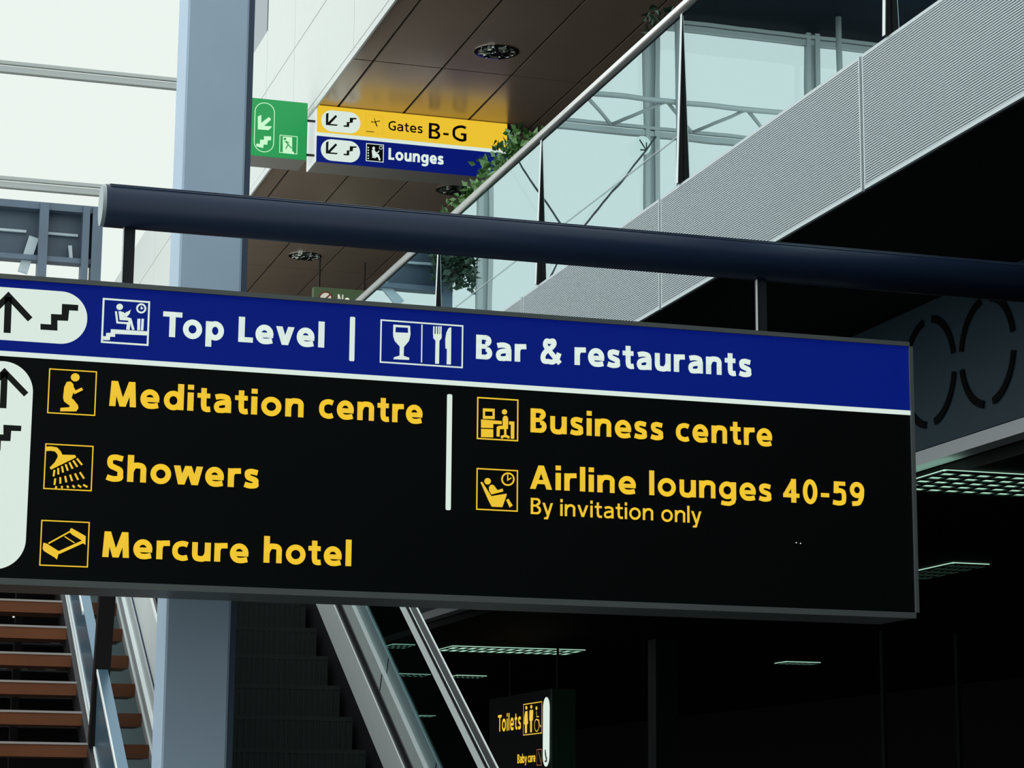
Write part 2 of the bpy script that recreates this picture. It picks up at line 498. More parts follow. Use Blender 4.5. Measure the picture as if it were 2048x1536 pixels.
    if ch == '5': return 0.58, [hs(1 - hh, 0.07, 0.54), ('p', [(0.05, 0.50), (0.05 + w, 0.50), (0.07 + w, 1), (0.07, 1)]),
                               ('s', spline([(0.06 + h * .6, 0.58), (0.28, 0.62), (0.44, 0.57), (0.58 - h, 0.42), (0.575 - h, 0.25), (0.44, 0.07 + hh * .7), (0.26, hh - 0.01), (0.02, 0.03 + hh)]), (w + hb) / 2)]
    if ch == '9': return 0.62, [('s', arc(0.31, 0.68, 0.31 - h, 0.33 - hh, 0, 360, 30), (w + hb) / 2),
                               ('s', spline([(0.62 - h, 0.68), (0.60 - h, 0.40), (0.52 - h, 0.20), (0.34, 0.03 + hh), (0.10, hh)]), (w + hb) / 2)]
    if ch == '-': return 0.34, [('p', [(0, 0.30), (0.34, 0.30), (0.34, 0.30 + hb), (0, 0.30 + hb)])]
    if ch == 'G': return 0.78, [('s', spline([(0.74, 0.93 - hh * .8), (0.60, 1.0 - hh), (0.46, 1.01 - hh), (0.25, 0.93 - hh), (h + 0.03, 0.72), (h, 0.5), (h + 0.03, 0.28), (0.25, 0.07 + hh), (0.46, hh - 0.012), (0.62, hh), (0.78 - h, 0.06 + hh * .6)]), (w + hb) / 2),
                               vs(0.78 - h, 0.05, 0.52), hs(0.52 - hh, 0.47, 0.78)]
    if ch == '&': return 0.86, [('s', spline([(0.84 - h * .6, 0.0 + h * .3), (0.58, 0.26), (0.34, 0.55), (0.20, 0.74), (0.24, 0.92), (0.37, 1.01 - hh), (0.51, 0.94), (0.53, 0.80), (0.42, 0.65), (0.22, 0.49), (h, 0.30), (0.14, 0.10), (0.32, hh - 0.012), (0.50, 0.08), (0.66, 0.24), (0.74, 0.46)]), (w + hb) / 2 * .95)]
    return 0.6, []


def word(flat, s, x0, x1, yb0, yb1, cap, w, gap=0.13, mid=None):
    """set one word: ink from pixel x0 to x1, base line yb0..yb1, cap height in pixels"""
    a, b = flat.px(x0, yb0), flat.px(x1, yb1)
    base = (a[1] + b[1]) / 2
    top = flat.px(x0, yb0 - cap)
    ch = abs(top[1] - a[1])
    tight = {'To': -0.10, 'Ba': -0.01, 'rs': -0.02, 'ev': -0.05, 've': -0.05, 'Ai': 0.0, 'ow': -0.05, 'we': -0.05, 'ot': -0.04, 'ta': -0.02, 'te': -0.03,
             'By': -0.05, 'ly': -0.03, 'by': -0.05, 'le': -0.01, 'es': -0.03, 're': -0.05, 'ti': -0.01, 'st': -0.03, 'er': 0.0, 'rc': -0.05, 'Le': -0.05}
    pen, items = 0.0, []
    for i, c in enumerate(s):
        W, sh = glyph(c, w)
        items.append((pen, sh))
        pen += W
        if i < len(s) - 1:
            pen += gap + tight.get(s[i:i + 2], 0)
    sx = (b[0] - a[0]) / pen
    for off, sh in items:
        for it in sh:
            if it[0] == 'p':
                flat.poly([(a[0] + (off + p[0]) * sx, base + p[1] * ch) for p in it[1]])
            else:
                pts = [(a[0] + (off + p[0]) * sx, base + p[1] * ch) for p in it[1]]
                rstroke(flat, pts, it[2] * (sx + ch) / 2)


def rstroke(flat, pts, w):
    """ribbon of straight pieces with round joints inside, square ends"""
    hw = w / 2
    n = len(pts)
    seg = [math.dist(pts[i], pts[i + 1]) for i in range(n - 1)]
    tot = sum(seg)
    closed = math.dist(pts[0], pts[-1]) < 1e-6
    run = 0.0
    for i in range(n - 1):
        (x0, y0), (x1, y1) = pts[i], pts[i + 1]
        L = seg[i]
        if L < 1e-9:
            continue
        nx, ny = -(y1 - y0) / L * hw, (x1 - x0) / L * hw
        flat.poly([(x0 + nx, y0 + ny), (x0 - nx, y0 - ny), (x1 - nx, y1 - ny), (x1 + nx, y1 + ny)])
        if i > 0 and (closed or (run >= hw * 0.98 and tot - run >= hw * 0.98)):
            flat.poly([(x0 + hw * math.cos(math.pi * k / 7), y0 + hw * math.sin(math.pi * k / 7)) for k in range(14)])
        run += L
    if closed:
        x0, y0 = pts[0]
        flat.poly([(x0 + hw * math.cos(math.pi * k / 7), y0 + hw * math.sin(math.pi * k / 7)) for k in range(14)])


def lerp_base(x, p, q):
    return p[1] + (q[1] - p[1]) * (x - p[0]) / (q[0] - p[0])


def line_of_words(flat, words, p, q, cap, w, gap=0.13):
    for (s, x0, x1) in words:
        word(flat, s, x0, x1, lerp_base(x0, p, q), lerp_base(x1, p, q), cap, w, gap)


# ------------------------------------------------------------------ the building
XB = 4.78                 # vertical plane of the balcony edge and of the upper wall above it
Z2B, Z2T = EYE + 3.03, EYE + 3.71     # underside / top of the middle storey
ZS = EYE + 7.32           # brown soffit of the storey above

structure(MB().box(-16, 16, -6, 60, -0.3, 0).build('floor', M['floor']))
structure(MB().box(-5, 16.3, -6.3, -6, 0, 14).build('wall_back', M['dark']))  # unseen wall behind the camera, its width set to hold back rear light
structure(MB().box(2.6, 2.8, -6, 4.2, 0, Z2B + 0.04).build('light_blocker_wall', M['dark']))  # added out of view to keep rear light off the tube's right end
structure(MB().box(1.2, XB + 0.05, -6, 5.6, Z2B + 0.05, Z2T - 0.03).build('light_blocker_slab', M['slab']))  # added out of view to shade tube and sign from the sky above
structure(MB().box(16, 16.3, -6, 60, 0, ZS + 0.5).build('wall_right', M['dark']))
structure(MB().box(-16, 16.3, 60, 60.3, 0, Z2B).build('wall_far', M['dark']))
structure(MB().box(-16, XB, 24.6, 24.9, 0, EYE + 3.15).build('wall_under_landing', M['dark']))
# storey slabs
structure(MB().box(XB + 0.06, 16, -6, 60, Z2B + 0.05, Z2T - 0.03).build('floor_middle_storey', M['slab']))
structure(MB().box(-16, XB + 0.05, 20.4, 46, EYE + 3.2, Z2T - 0.04).build('floor_landing', M['terrazzo']))
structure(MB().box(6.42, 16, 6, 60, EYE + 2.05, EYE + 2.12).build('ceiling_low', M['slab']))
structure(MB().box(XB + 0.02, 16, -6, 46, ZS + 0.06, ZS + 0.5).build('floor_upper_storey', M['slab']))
structure(MB().box(10.5, 10.8, -6, 46, Z2T, ZS + 0.05).build('wall_middle_storey', M['dark']))
structure(MB().box(XB + 0.1, 10.5, 45.6, 45.9, Z2T, ZS + 0.05).build('wall_middle_end', M['dark']))

# brown soffit: tiles with open joints below a dark void
tiles = MB()
ys = [-5, 3.66, 12.32, 20.98, 29.62, 38.28, 45.5]
xs = [XB + 0.01, 5.015, 5.715, 6.425, 7.13, 7.84, 8.55, 9.26, 9.97, 10.5]
for i in range(len(xs) - 1):
    for j in range(len(ys) - 1):
        tiles.box(xs[i] + 0.013, xs[i + 1] - 0.013, ys[j] + 0.012, ys[j + 1] - 0.012, ZS, ZS + 0.02)
soff = structure(tiles.build('ceiling', M['soffit']))
structure(MB().box(XB + 0.02, 10.5, -5, 45.5, ZS + 0.035, ZS + 0.055).build('ceiling_void', M['plenum']))

# white panelled wall above the soffit edge
ZP = EYE + 9.07
wall = MB()
zj = EYE + 8.32
yj = [-6, -2.1, 0.76, 3.63, 6.5, 9.36, 12.23, 15.1, 17.97, 20.84, 23.71, 25.30]
for a, b in zip(yj[:-1], yj[1:]):
    for z0, z1 in ((ZS + 0.055, zj), (zj, EYE + 10.2), (EYE + 10.2, EYE + 12.1)):
        wall.box(XB, XB + 0.05, a + 0.006, b - 0.006, z0 + 0.006, z1 - 0.006)
yj2 = [25.30, 28.17, 31.04, 33.91, 36.78, 39.9]
for a, b in zip(yj2[:-1], yj2[1:]):
    for z0, z1 in ((ZS + 0.05, zj), (zj, ZP)):
        wall.box(XB, XB + 0.05, a + 0.006, b - 0.006, z0 + 0.006, z1 - 0.006)
wl = structure(wall.build('wall_upper', M['white_panel']))
structure(MB().box(XB - 0.014, XB + 0.006, -6, 45.5, ZS - 0.045, ZS + 0.03).build('trim_1', M['white_panel']))
back = MB().box(XB + 0.05, XB + 0.12, -6, 25.3, ZS + 0.06, EYE + 12.1).box(XB + 0.05, XB + 0.12, 25.3, 39.9, ZS + 0.06, ZP - 0.02)
structure(back.build('wall_upper_backing', M['joint']))
gp = MB().box(XB + 0.03, XB + 0.10, 25.32, 27.3, ZP, EYE + 12.1)
gp.box(XB + 0.0, XB + 0.05, 25.30, 25.36, ZP, EYE + 12.1, 1)
structure(gp.build('window_2', [M['grey_panel'], M['joint']]))

# far glass facade
YF = 46.0
fac = thing('window_1', 'far glass facade', 'window', (0, YF, Z2T))
del fac['category']; del fac['label']
structure(fac)
mull_x = [-15.4, -11.65, -7.74, -3.92]
for x in mull_x:
    mb = MB().box(x - 0.17, x - 0.06, YF - 0.08, YF + 0.1, Z2T, EYE + 17.8).box(x + 0.06, x + 0.17, YF - 0.08, YF + 0.1, Z2T, EYE + 17.8)
    mb.box(x - 0.06, x + 0.06, YF, YF + 0.06, Z2T, EYE + 17.8)
    mb.build('mullion', M['mullion'], fac)
for z in (5.5, 7.7, 10.2, 12.66, 15.08, 17.62):
    mb = MB().box(-15.9, 8.5, YF - 0.05, YF + 0.1, EYE + z - 0.1, EYE + z + 0.02).box(-15.9, 8.5, YF - 0.09, YF, EYE + z + 0.05, EYE + z + 0.12)
    mb.build('transom', M['mullion'], fac)
px_ = [-15.9] + mull_x + [8.5]
for a, b in zip(px_[:-1], px_[1:]):
    MB().box(a + 0.06, b - 0.06, YF + 0.02, YF + 0.045, Z2T, EYE + 17.7).build('glass_pane', M['clear_glass'], fac)
rods = MB()
for (xa, za, xb, zb) in ((-7.74, 14.9, -5.9, 12.5), (-3.92, 14.9, -5.7, 12.5), (-7.5, 17.5, -5.2, 15.2), (-5.83, 12.5, -4.6, 10.3), (-5.83, 12.5, -7.5, 10.3)):
    rods.tube((xa, YF - 0.3, EYE + za), (xb, YF - 0.3, EYE + zb), 0.022, 8)
rods.build('bracing_cable', M['dark_post'], fac)

# roof edge over the far facade, wind truss and slim truss posts inside it
structure(MB().box(-15.9, XB - 0.3, YF - 2.2, YF + 0.5, EYE + 17.85, EYE + 19.6).build('ceiling_roof_edge', M['roof']))
truss = thing('wind_truss', 'grey tubular truss across the far glass wall', 'truss', (-6, YF - 0.9, Z2T))
tb = MB().tube((-15.8, YF - 1.0, EYE + 15.5), (-3.0, YF - 1.0, EYE + 15.5), 0.06, 10)
tb.build('chord', M['mullion'], truss, True)
for k, xx in enumerate((-11.9, -8.05)):
    MB().tube((xx, YF - 1.1, Z2T), (xx + 0.12, YF - 1.1, EYE + 17.845), 0.075, 10).build('post', M['mullion'], truss, True)
for k in range(7):
    x0 = -15.3 + k * 1.9
    mb = MB().tube((x0, YF - 1.0, EYE + 15.5), (x0 + 0.95, YF - 0.15, EYE + 15.12), 0.04, 8).tube((x0 + 0.95, YF - 0.15, EYE + 15.12), (x0 + 1.9, YF - 1.0, EYE + 15.5), 0.04, 8)
    mb.build('diagonal', M['mullion'], truss, True)

disc_s = thing('round_arrow_sign', 'round white arrow sign on the far facade post, mirrored in the balcony glass', 'sign', (-7.46, YF - 0.2, EYE + 14.5))
cdy = YF - 0.12
MB().tube((-7.46, cdy - 0.03, EYE + 14.72), (-7.46, cdy, EYE + 14.72), 0.21, 28).build('disc', M['lit_white'], disc_s)
MB().box(-7.60, -7.45, cdy + 0.001, cdy + 0.02, EYE + 14.65, EYE + 14.79).build('bracket', M['mullion'], disc_s)
mb = MB()
for (a, b) in (((-7.38, 14.84), (-7.53, 14.62)), ((-7.545, 14.79), (-7.545, 14.60)), ((-7.56, 14.61), (-7.40, 14.61))):
    mb.bar((a[0], cdy - 0.033, EYE + a[1]), (b[0], cdy - 0.033, EYE + b[1]), 0.03, 0.004, (0, 1, 0))
mb.build('arrow', M['ink'], disc_s)

# ------------------------------------------------------------------ main overhead sign
YS = 8.5
sx0, sx1 = 0.22, 4.352
sz0, sz1 = EYE + 0.843, EYE + 1.990
DEPTH = 0.34
sign = thing('overhead_sign', 'large black overhead sign with blue header reading Top Level, hung from the thick navy tube', 'sign', (2.3, YS + DEPTH / 2, sz0))
FW = 0.018
body = MB().box(sx0 + 0.004, sx1 - 0.004, YS + 0.012, YS + DEPTH, sz0 + 0.004, sz1 - 0.004)
body.build('housing', M['frame'], sign)
fr = MB().box(sx0, sx1, YS - 0.012, YS + 0.03, sz1 - FW, sz1).box(sx0, sx1, YS - 0.012, YS + 0.03, sz0, sz0 + FW * 1.3)
fr.box(sx0, sx0 + FW, YS - 0.012, YS + 0.03, sz0, sz1).box(sx1 - FW * .8, sx1, YS - 0.012, YS + 0.03, sz0, sz1)
fr.build('frame', M['frame'], sign)
fl = Flat('y', YS)
zstripe_t = (fl.px(0, 701.9)[1] + fl.px(1818, 821)[1]) / 2
zstripe_b = (fl.px(0, 711.8)[1] + fl.px(1818, 830)[1]) / 2
MB().box(sx0 + FW, sx1 - FW * .8, YS, YS + 0.012, zstripe_t, sz1 - FW).build('header_panel', M['lit_blue'], sign)
MB().box(sx0 + FW, sx1 - FW * .8, YS, YS + 0.012, sz0 + FW, zstripe_b).build('face_panel', M['black_face'], sign)
MB().box(sx0 + FW, sx1 - FW * .8, YS - 0.003, YS + 0.012, zstripe_b, zstripe_t).build('white_stripe', M['lit_white'], sign)

# white pills with arrow and stairs
f = Flat('y', YS)
zt = f.px(20, 575.5)[1]; zb = f.px(100, 686.5)[1]
ur = f.px(174.6, 632)[0]
f.poly(f.rrect(0.50, ur, zb, zt, (zt - zb) / 2 - 0.001, 16))
pill = f.build('direction_pill', M['lit_white'], sign)
f = Flat('y', YS, 0.006).view(0, 540, 6.024)
f.S(82, (84, 762), (100, 330)).S(74, (-165, 585), (100, 318), (362, 600))
f.build('arrow', M['ink'], pill)
f = Flat('y', YS, 0.006).view(0, 540, 6.024)
f.P((485, 652), (612, 660), (612, 533), (740, 540), (745, 412), (942, 425), (938, 497), (832, 490), (818, 617), (690, 612), (690, 735), (485, 722))
f.build('stairs_symbol', M['ink'], pill)
f = Flat('y', YS)
zt = f.px(20, 723.5)[1]; zb = f.px(0, 1139)[1]
ur = (f.px(65, 790)[0] + f.px(52, 1080)[0]) / 2
f.poly(f.rrect(ur - 0.225, ur, zb, zt, 0.1115, 16))
pill = f.build('direction_pill', M['lit_white'], sign)
f = Flat('y', YS, 0.006).view(0, 710, 3.415)
f.S(44, (20, 365), (30, 120)).S(40, (-112, 262), (30, 118), (178, 272))
f.build('arrow', M['ink'], pill)
f = Flat('y', YS, 0.006).view(0, 710, 3.415)
f.P((-110, 610), (-48, 612), (-45, 540), (22, 545), (22, 478), (145, 485), (143, 522), (76, 520), (70, 590), (5, 588), (2, 655), (-110, 650))
f.build('stairs_symbol', M['ink'], pill)

# words
WB_ = 0.225


def lettering(words, p, q, cap, w, mat, gap=0.13, name='lettering', parent=sign, axis='y', pos=YS):
    for wd in words:
        f = Flat(axis, pos)
        line_of_words(f, [wd], p, q, cap, w, gap)
        f.build(name, mat, parent)


W_, Y_ = M['lit_white'], M['lit_yellow']
lettering([('Top', 324.5, 447.5), ('Level', 476, 648)], (324, 673), (648, 695.8), 50.5, 0.235, W_)
lettering([('Bar', 951.5, 1052), ('&', 1080, 1124), ('restaurants', 1148.5, 1502.5)], (951, 718), (1502, 753.5), 48.5, 0.225, W_)
lettering([('Meditation', 218, 607), ('centre', 637, 845)], (218, 812.8), (845, 847.5), 50.5, 0.22, Y_)
lettering([('Showers', 211, 517)], (211, 962.5), (517, 976), 52, 0.225, Y_)
lettering([('Mercure', 204, 497), ('hotel', 526.5, 702)], (204, 1115), (702, 1132), 51.5, 0.22, Y_)
lettering([('Business', 1060.5, 1326.5), ('centre', 1351, 1544.5)], (1061, 864.8), (1544, 893), 48, 0.21, Y_)
lettering([('Airline', 1059.5, 1272), ('lounges', 1298, 1543), ('40-59', 1566, 1729)], (1059, 977.5), (1728, 1013), 47.5, 0.205, Y_)
lettering([('By', 1061, 1105.5), ('invitation', 1120, 1306), ('only', 1322, 1402.5)], (1061, 1028), (1402, 1047), 32.5, 0.155, Y_)

f = Flat('y', YS)
for (xa, ya, xb, yb, wd) in ((705.5, 634, 702.5, 722.5, 0.0205),):
    a, b = f.px(xa, ya), f.px(xb, yb); u = (a[0] + b[0]) / 2
    f.poly(f.rrect(u - wd / 2, u + wd / 2, b[1], a[1], 0.005, 4))
f.build('divider_bar', W_, sign)
f = Flat('y', YS)
a, b = f.px(899, 788.7), f.px(896, 1020.5); u = (a[0] + b[0]) / 2
f.poly(f.rrect(u - 0.0105, u + 0.0105, b[1], a[1], 0.006, 4))
f.build('divider_bar', W_, sign)


def picto(view, frame, fw, mat, shapes, parent=sign, axis='y', pos=YS, name='pictogram', symbol='symbol', dark=None, dmat=None):
    f = Flat(axis, pos).view(*view)
    f.frame(*frame, fw)
    p = f.build(name, mat, parent)
    g = Flat(axis, pos, 0.004).view(*view)
    shapes(g)
    g.build(symbol, mat, p)
    if dark:
        d = Flat(axis, pos, 0.006).view(*view)
        dark(d)
        d.build('symbol_gap', dmat, p)
    return p


def lounge_man(g):
    g.disc(1440, 447, 40, 38)
    g.ring(1700, 465, 50, 22).S(14, (1700, 440), (1700, 470), (1722, 460))
    g.S(24, (1395, 500), (1412, 635), (1545, 645))
    g.P((1425, 500), (1462, 500), (1500, 560), (1580, 585), (1598, 640), (1560, 650), (1540, 612), (1440, 605))
    g.P((1530, 630), (1570, 630), (1560, 725), (1518, 718)).P((1560, 625), (1590, 625), (1620, 722), (1590, 725))
    g.S(26, (1468, 515), (1520, 552), (1545, 530)).P((1510, 512), (1545, 500), (1575, 480), (1560, 530), (1530, 560), (1508, 545))
    g.S(34, (1672, 590), (1668, 728)).S(30, (1718, 590), (1710, 730)).P((1655, 595), (1690, 590), (1685, 650), (1650, 650))
    g.P((1335, 715), (1785, 742), (1782, 792), (1385, 772), (1385, 808), (1325, 806), (1322, 848), (1240, 846), (1240, 800), (1275, 800), (1278, 760), (1330, 760))


picto((0, 540, 6.024), ((1248, 350), (1795, 388), (1778, 904), (1226, 870)), 22, W_, lounge_man)


def glass_fork(g):
    g.S(12, (530, 100), (525, 488))
    g.P((236, 100), (408, 112), (409, 134), (236, 124)).P((236, 124), (260, 126), (258, 182), (234, 200)).P((386, 132), (409, 134), (412, 205), (388, 188))
    g.P((234, 178), (412, 186), (408, 225), (395, 270), (345, 330), (342, 420), (400, 440), (398, 462), (238, 455), (242, 435), (300, 418), (302, 325), (252, 270), (236, 225))
    for x in (652, 678, 703, 724):
        g.S(15, (x, 118), (x - 2, 205))
    g.P((645, 195), (732, 200), (730, 240), (708, 268), (704, 502), (664, 500), (668, 265), (645, 238))
    g.P((770, 345), (768, 250), (780, 180), (800, 140), (815, 130), (830, 130), (826, 508), (782, 508), (785, 350))


picto((740, 630, 5.12), ((112, 55), (948, 112), (940, 538), (106, 484)), 15, W_, glass_fork)


def kneeling(g):
    g.disc(513, 154, 30, 28)
    g.P((455, 185), (482, 182), (500, 200), (505, 245), (488, 295), (505, 310), (532, 345), (535, 365), (520, 386), (410, 386), (412, 362), (470, 358), (478, 350), (436, 318), (430, 290), (438, 220))
    g.S(20, (488, 215), (512, 256), (562, 232))


picto((0, 710, 3.415), ((338, 96), (657, 116), (647, 411), (326, 397)), 8, Y_, kneeling)


def shower(g):
    g.S(30, (312, 642), (345, 640), (382, 646), (402, 668), (412, 690))
    g.P((395, 660), (425, 682), (512, 684), (520, 700), (348, 784), (338, 770), (372, 735), (392, 700))
    for (x, y, n, dx, dy, k) in ((368, 808, 7, 29, -13, 0), (374, 866, 7, 37, -8.5, 1), (382, 905, 6, 40, -2, 2)):
        for i in range(n):
            sl = -6 + i * 7
            xx, yy = x + i * dx, y + i * dy
            hgt = 22 if k < 2 else 8
            if yy + hgt < 925 and xx + sl < 628:
                g.S(13, (xx - sl * .5, yy - hgt), (xx + sl * .5, yy + hgt))


picto((0, 710, 3.415), ((314, 609), (635, 624), (622, 926), (297, 914)), 8, Y_, shower)


def bed(g):
    g.P((488, 1183), (585, 1238), (583, 1298), (570, 1290), (565, 1272), (492, 1228), (476, 1213), (478, 1190))
    g.P((295, 1283), (318, 1288), (400, 1340), (398, 1362), (388, 1398), (376, 1386), (300, 1340), (290, 1325))
    g.S(10, (330, 1288), (480, 1205)).S(20, (398, 1352), (575, 1272)).S(7, (440, 1240), (508, 1284))


picto((0, 710, 3.415), ((288, 1132), (610, 1143), (595, 1446), (268, 1437)), 8, Y_, bed)


def desk(g):
    g.P((138, 202), (268, 208), (268, 240), (138, 236)).P((138, 286), (268, 288), (268, 322), (138, 318)).P((138, 234), (162, 236), (162, 288), (138, 288)).P((244, 238), (268, 240), (268, 290), (244, 290))
    g.P((118, 325), (345, 342), (345, 378), (252, 374), (252, 420), (118, 416)).P((118, 428), (252, 432), (252, 522), (118, 518))
    g.disc(375, 242, 29)
    g.P((355, 310), (370, 285), (400, 285), (416, 312), (414, 430), (325, 432), (322, 514), (288, 512), (290, 408), (310, 395), (356, 392))
    g.S(26, (384, 430), (384, 500)).P((335, 505), (365, 495), (400, 495), (432, 510), (430, 535), (405, 532), (400, 522), (362, 522), (358, 534), (335, 530))
    g.P((425, 345), (484, 348), (482, 538), (444, 536), (444, 382), (425, 380))


picto((940, 780, 5.486), ((82, 84), (521, 112), (521, 558), (80, 533)), 15, Y_, desk)


def recliner(g):
    g.disc(190, 1003, 36)
    g.P((112, 1015), (130, 1008), (232, 1166), (398, 1138), (398, 1160), (352, 1287), (236, 1282), (200, 1215))
    g.P((204, 1070), (215, 1048), (240, 1038), (262, 1050), (298, 1100), (355, 1083), (362, 1115), (232, 1148), (208, 1108))
    g.P((393, 1208), (418, 1194), (466, 1268), (432, 1292))
    g.ring(413, 980, 65, 18).S(13, (411, 930), (411, 990), (450, 965))


picto((940, 780, 5.486), ((75, 862), (518, 888), (516, 1332), (73, 1307)), 14, Y_, recliner)

f = Flat('y', YS).view(0, 0, 1)
f.disc(1592, 1085.5, 1.3, n=8).disc(1600.5, 1087, 1.3, n=8)
f.build('indicator_light', W_, sign)

# navy tube that carries the sign, with flat hangers
TZ = EYE + 2.293
tube_o = thing('support_tube', 'thick dark navy tube running above the large black sign', 'tube', (1.0, YS + DEPTH / 2, TZ))
YT = YS + 0.03
n = 40
prof = []
for i in range(n):
    a = 2 * math.pi * i / n
    prof.append((YT + 0.080 * math.cos(a), TZ + 0.082 * math.sin(a)))
mb = MB().prism(prof, 'x', 1.006, 6.295)
ob = mb.build('tube', M['tube'], tube_o, True)
for fpoly in ob.data.polygons:
    if len(fpoly.vertices) > 4: fpoly.use_smooth = False
cap = MB().prism([(YT + 0.078 * math.cos(2 * math.pi * i / n), TZ + 0.080 * math.sin(2 * math.pi * i / n)) for i in range(n)], 'x', 0.992, 1.006)
cap.build('end_cap', M['tube_cap'], tube_o)
for ang in (112, 128):
    a = math.radians(ang)
    MB().tube((1.02, YT + 0.081 * math.cos(a), TZ + 0.083 * math.sin(a)), (6.29, YT + 0.081 * math.cos(a), TZ + 0.083 * math.sin(a)), 0.0025, 6).build('ridge', M['tube_ridge'], tube_o)
for xa in (1.083, 3.668):
    hz = MB().box(xa, xa + 0.042, YT - 0.012, YT + 0.012, sz1 - 0.005, TZ - 0.0825)
    hz.box(xa - 0.004, xa, YT - 0.016, YT - 0.009, sz1 - 0.005, TZ - 0.0825, 1)  # pale strip paints the daylight caught on the hanger's left edge
    hz.build('hanger', [M['dark_post'], M['bright_edge']], sign)

# ------------------------------------------------------------------ ribbed fascia and glass balustrade of the balcony
fascia = thing('balcony_fascia', 'long ribbed grey metal fascia along the balcony edge below the glass railing', 'balcony fascia', (XB, 15, Z2B))
joints = [-1.22 + 2.755 * k for k in range(0, 13)]
NR = 52
for k in range(len(joints) - 1):
    a, b = joints[k] + 0.014, joints[k + 1] - 0.014
    mb = MB()
    mb.box(XB + 0.016, XB + 0.03, a, b, Z2B, Z2T, 1)
    z0, z1 = Z2B + 0.018, Z2T - 0.018
    p = (z1 - z0) / NR
    for i in range(NR):
        mb.box(XB + 0.002, XB + 0.016, a + 0.012, b - 0.012, z0 + p * (i + 0.26), z0 + p * (i + 0.74))
    mb.box(XB, XB + 0.016, a, b, Z2B, z0).box(XB, XB + 0.016, a, b, z1, Z2T)
    mb.box(XB, XB + 0.016, a, a + 0.012, z0, z1).box(XB, XB + 0.016, b - 0.012, b, z0, z1)
    mb.build('fascia_panel', [M['rib'], M['groove_shade']], fascia)

rail = thing('balcony_railing', 'glass balcony railing with steel handrail and dark tapered posts above the ribbed fascia', 'railing', (XB, 15, Z2T))
ZR = EYE + 4.79
MB().tube((XB + 0.02, -1.0, ZR), (XB + 0.02, 33.0, ZR), 0.034, 20).build('handrail', M['steel'], rail, True)
posts = [1.35 + 2.716 * k for k in range(0, 12)]
for y in posts:
    mb = MB().prism([(XB - 0.020, Z2T), (XB + 0.074, Z2T), (XB + 0.029, ZR - 0.03), (XB + 0.015, ZR - 0.03)], 'y', y - 0.012, y + 0.012)
    mb.prism([(XB - 0.023, Z2T), (XB - 0.020, Z2T), (XB + 0.0145, ZR - 0.03), (XB + 0.0115, ZR - 0.03)], 'y', y - 0.014, y + 0.014, 1)
    mb.build('post', [M['fin'], M['bright_edge']], rail)
for a, b in zip(posts[:-1], posts[1:]):
    MB().box(XB + 0.016, XB + 0.028, a + 0.02, b - 0.02, Z2T + 0.005, ZR - 0.05).build('glass_pane', M['balcony_glass'], rail)
    if 12 < a < 17:
        MB().tube((XB + 0.010, a + 0.05, Z2T + 0.31), (XB + 0.010, b - 0.05, Z2T + 0.31), 0.0022, 6).build('reflected_line', M['bright_edge'], rail)  # thin bright rod stands in for a line reflected in the glass

# planters and trailing plants behind the railing
rnd = random.Random(5)


def foliage(n, cx, cy, z0, lx, ly, h, size, rr):
    mb = MB()
    for i in range(n):
        x = cx + rr.uniform(-lx, lx); y = cy + rr.uniform(-ly, ly)
        t = rr.random() ** 0.7
        z = z0 + h * (0.35 + 0.65 * t) * (0.72 + 0.28 * math.sin(y * 7.3) ** 2)
        L = size * rr.uniform(0.6, 1.3); w = L * 0.30
        yaw = rr.uniform(0, 2 * math.pi); pit = rr.uniform(-0.7, 1.2)
        d = Vector((math.cos(yaw) * math.cos(pit), math.sin(yaw) * math.cos(pit), math.sin(pit)))
        s = d.orthogonal().normalized()
        s = (Matrix.Rotation(rr.uniform(0, 6.28), 3, d) @ s)
        nn = d.cross(s)
        p = Vector((x, y, z))
        vs = [p, p + d * L * .4 + s * w + nn * w * .3, p + d * L, p + d * L * .4 - s * w + nn * w * .3, p + d * L * .45]
        mb.add(vs, [(0, 1, 4), (1, 2, 4), (2, 3, 4), (3, 0, 4)])
    return mb


def planter(y, ly, zt, n, label, leaf='leaf', hang=True):
    t = thing('potted_plant', label, 'plant', (XB + 0.30, y, Z2T), 'planters behind the balcony railing')
    mb = MB().box(XB + 0.10, XB + 0.46, y - ly, y + ly, Z2T - 0.028, Z2T + 0.68)
    mb.build('planter', M['planter'], t, bevel=0.01)
    st = MB()
    rr = random.Random(int(y * 100))
    for i in range(14):
        yy = y + rr.uniform(-ly, ly) * .8
        st.tube((XB + 0.28, yy, Z2T + 0.66), (XB + 0.28 + rr.uniform(-.1, .15), yy + rr.uniform(-.2, .2), zt - rr.uniform(0.05, .3)), 0.006, 5)
    st.build('stem', M['leaf_dark'], t)
    foliage(n * 3, XB + 0.30, y, Z2T + 0.66, 0.16, ly, zt - Z2T - 0.66, 0.075, rr).build('foliage', M[leaf], t)


planter(17.75, 0.6, ZR + 0.33, 500, 'farthest bushy green plant poking above the handrail at its low end')
planter(16.45, 0.6, ZR + 0.42, 560, 'middle green plant above the handrail beside the yellow and blue sign', 'leaf')
planter(13.1, 0.22, ZR + 0.34, 160, 'small green plant above the handrail at the top edge of the picture', 'leaf_dark')

# ------------------------------------------------------------------ downlights in the brown soffit
dl = []


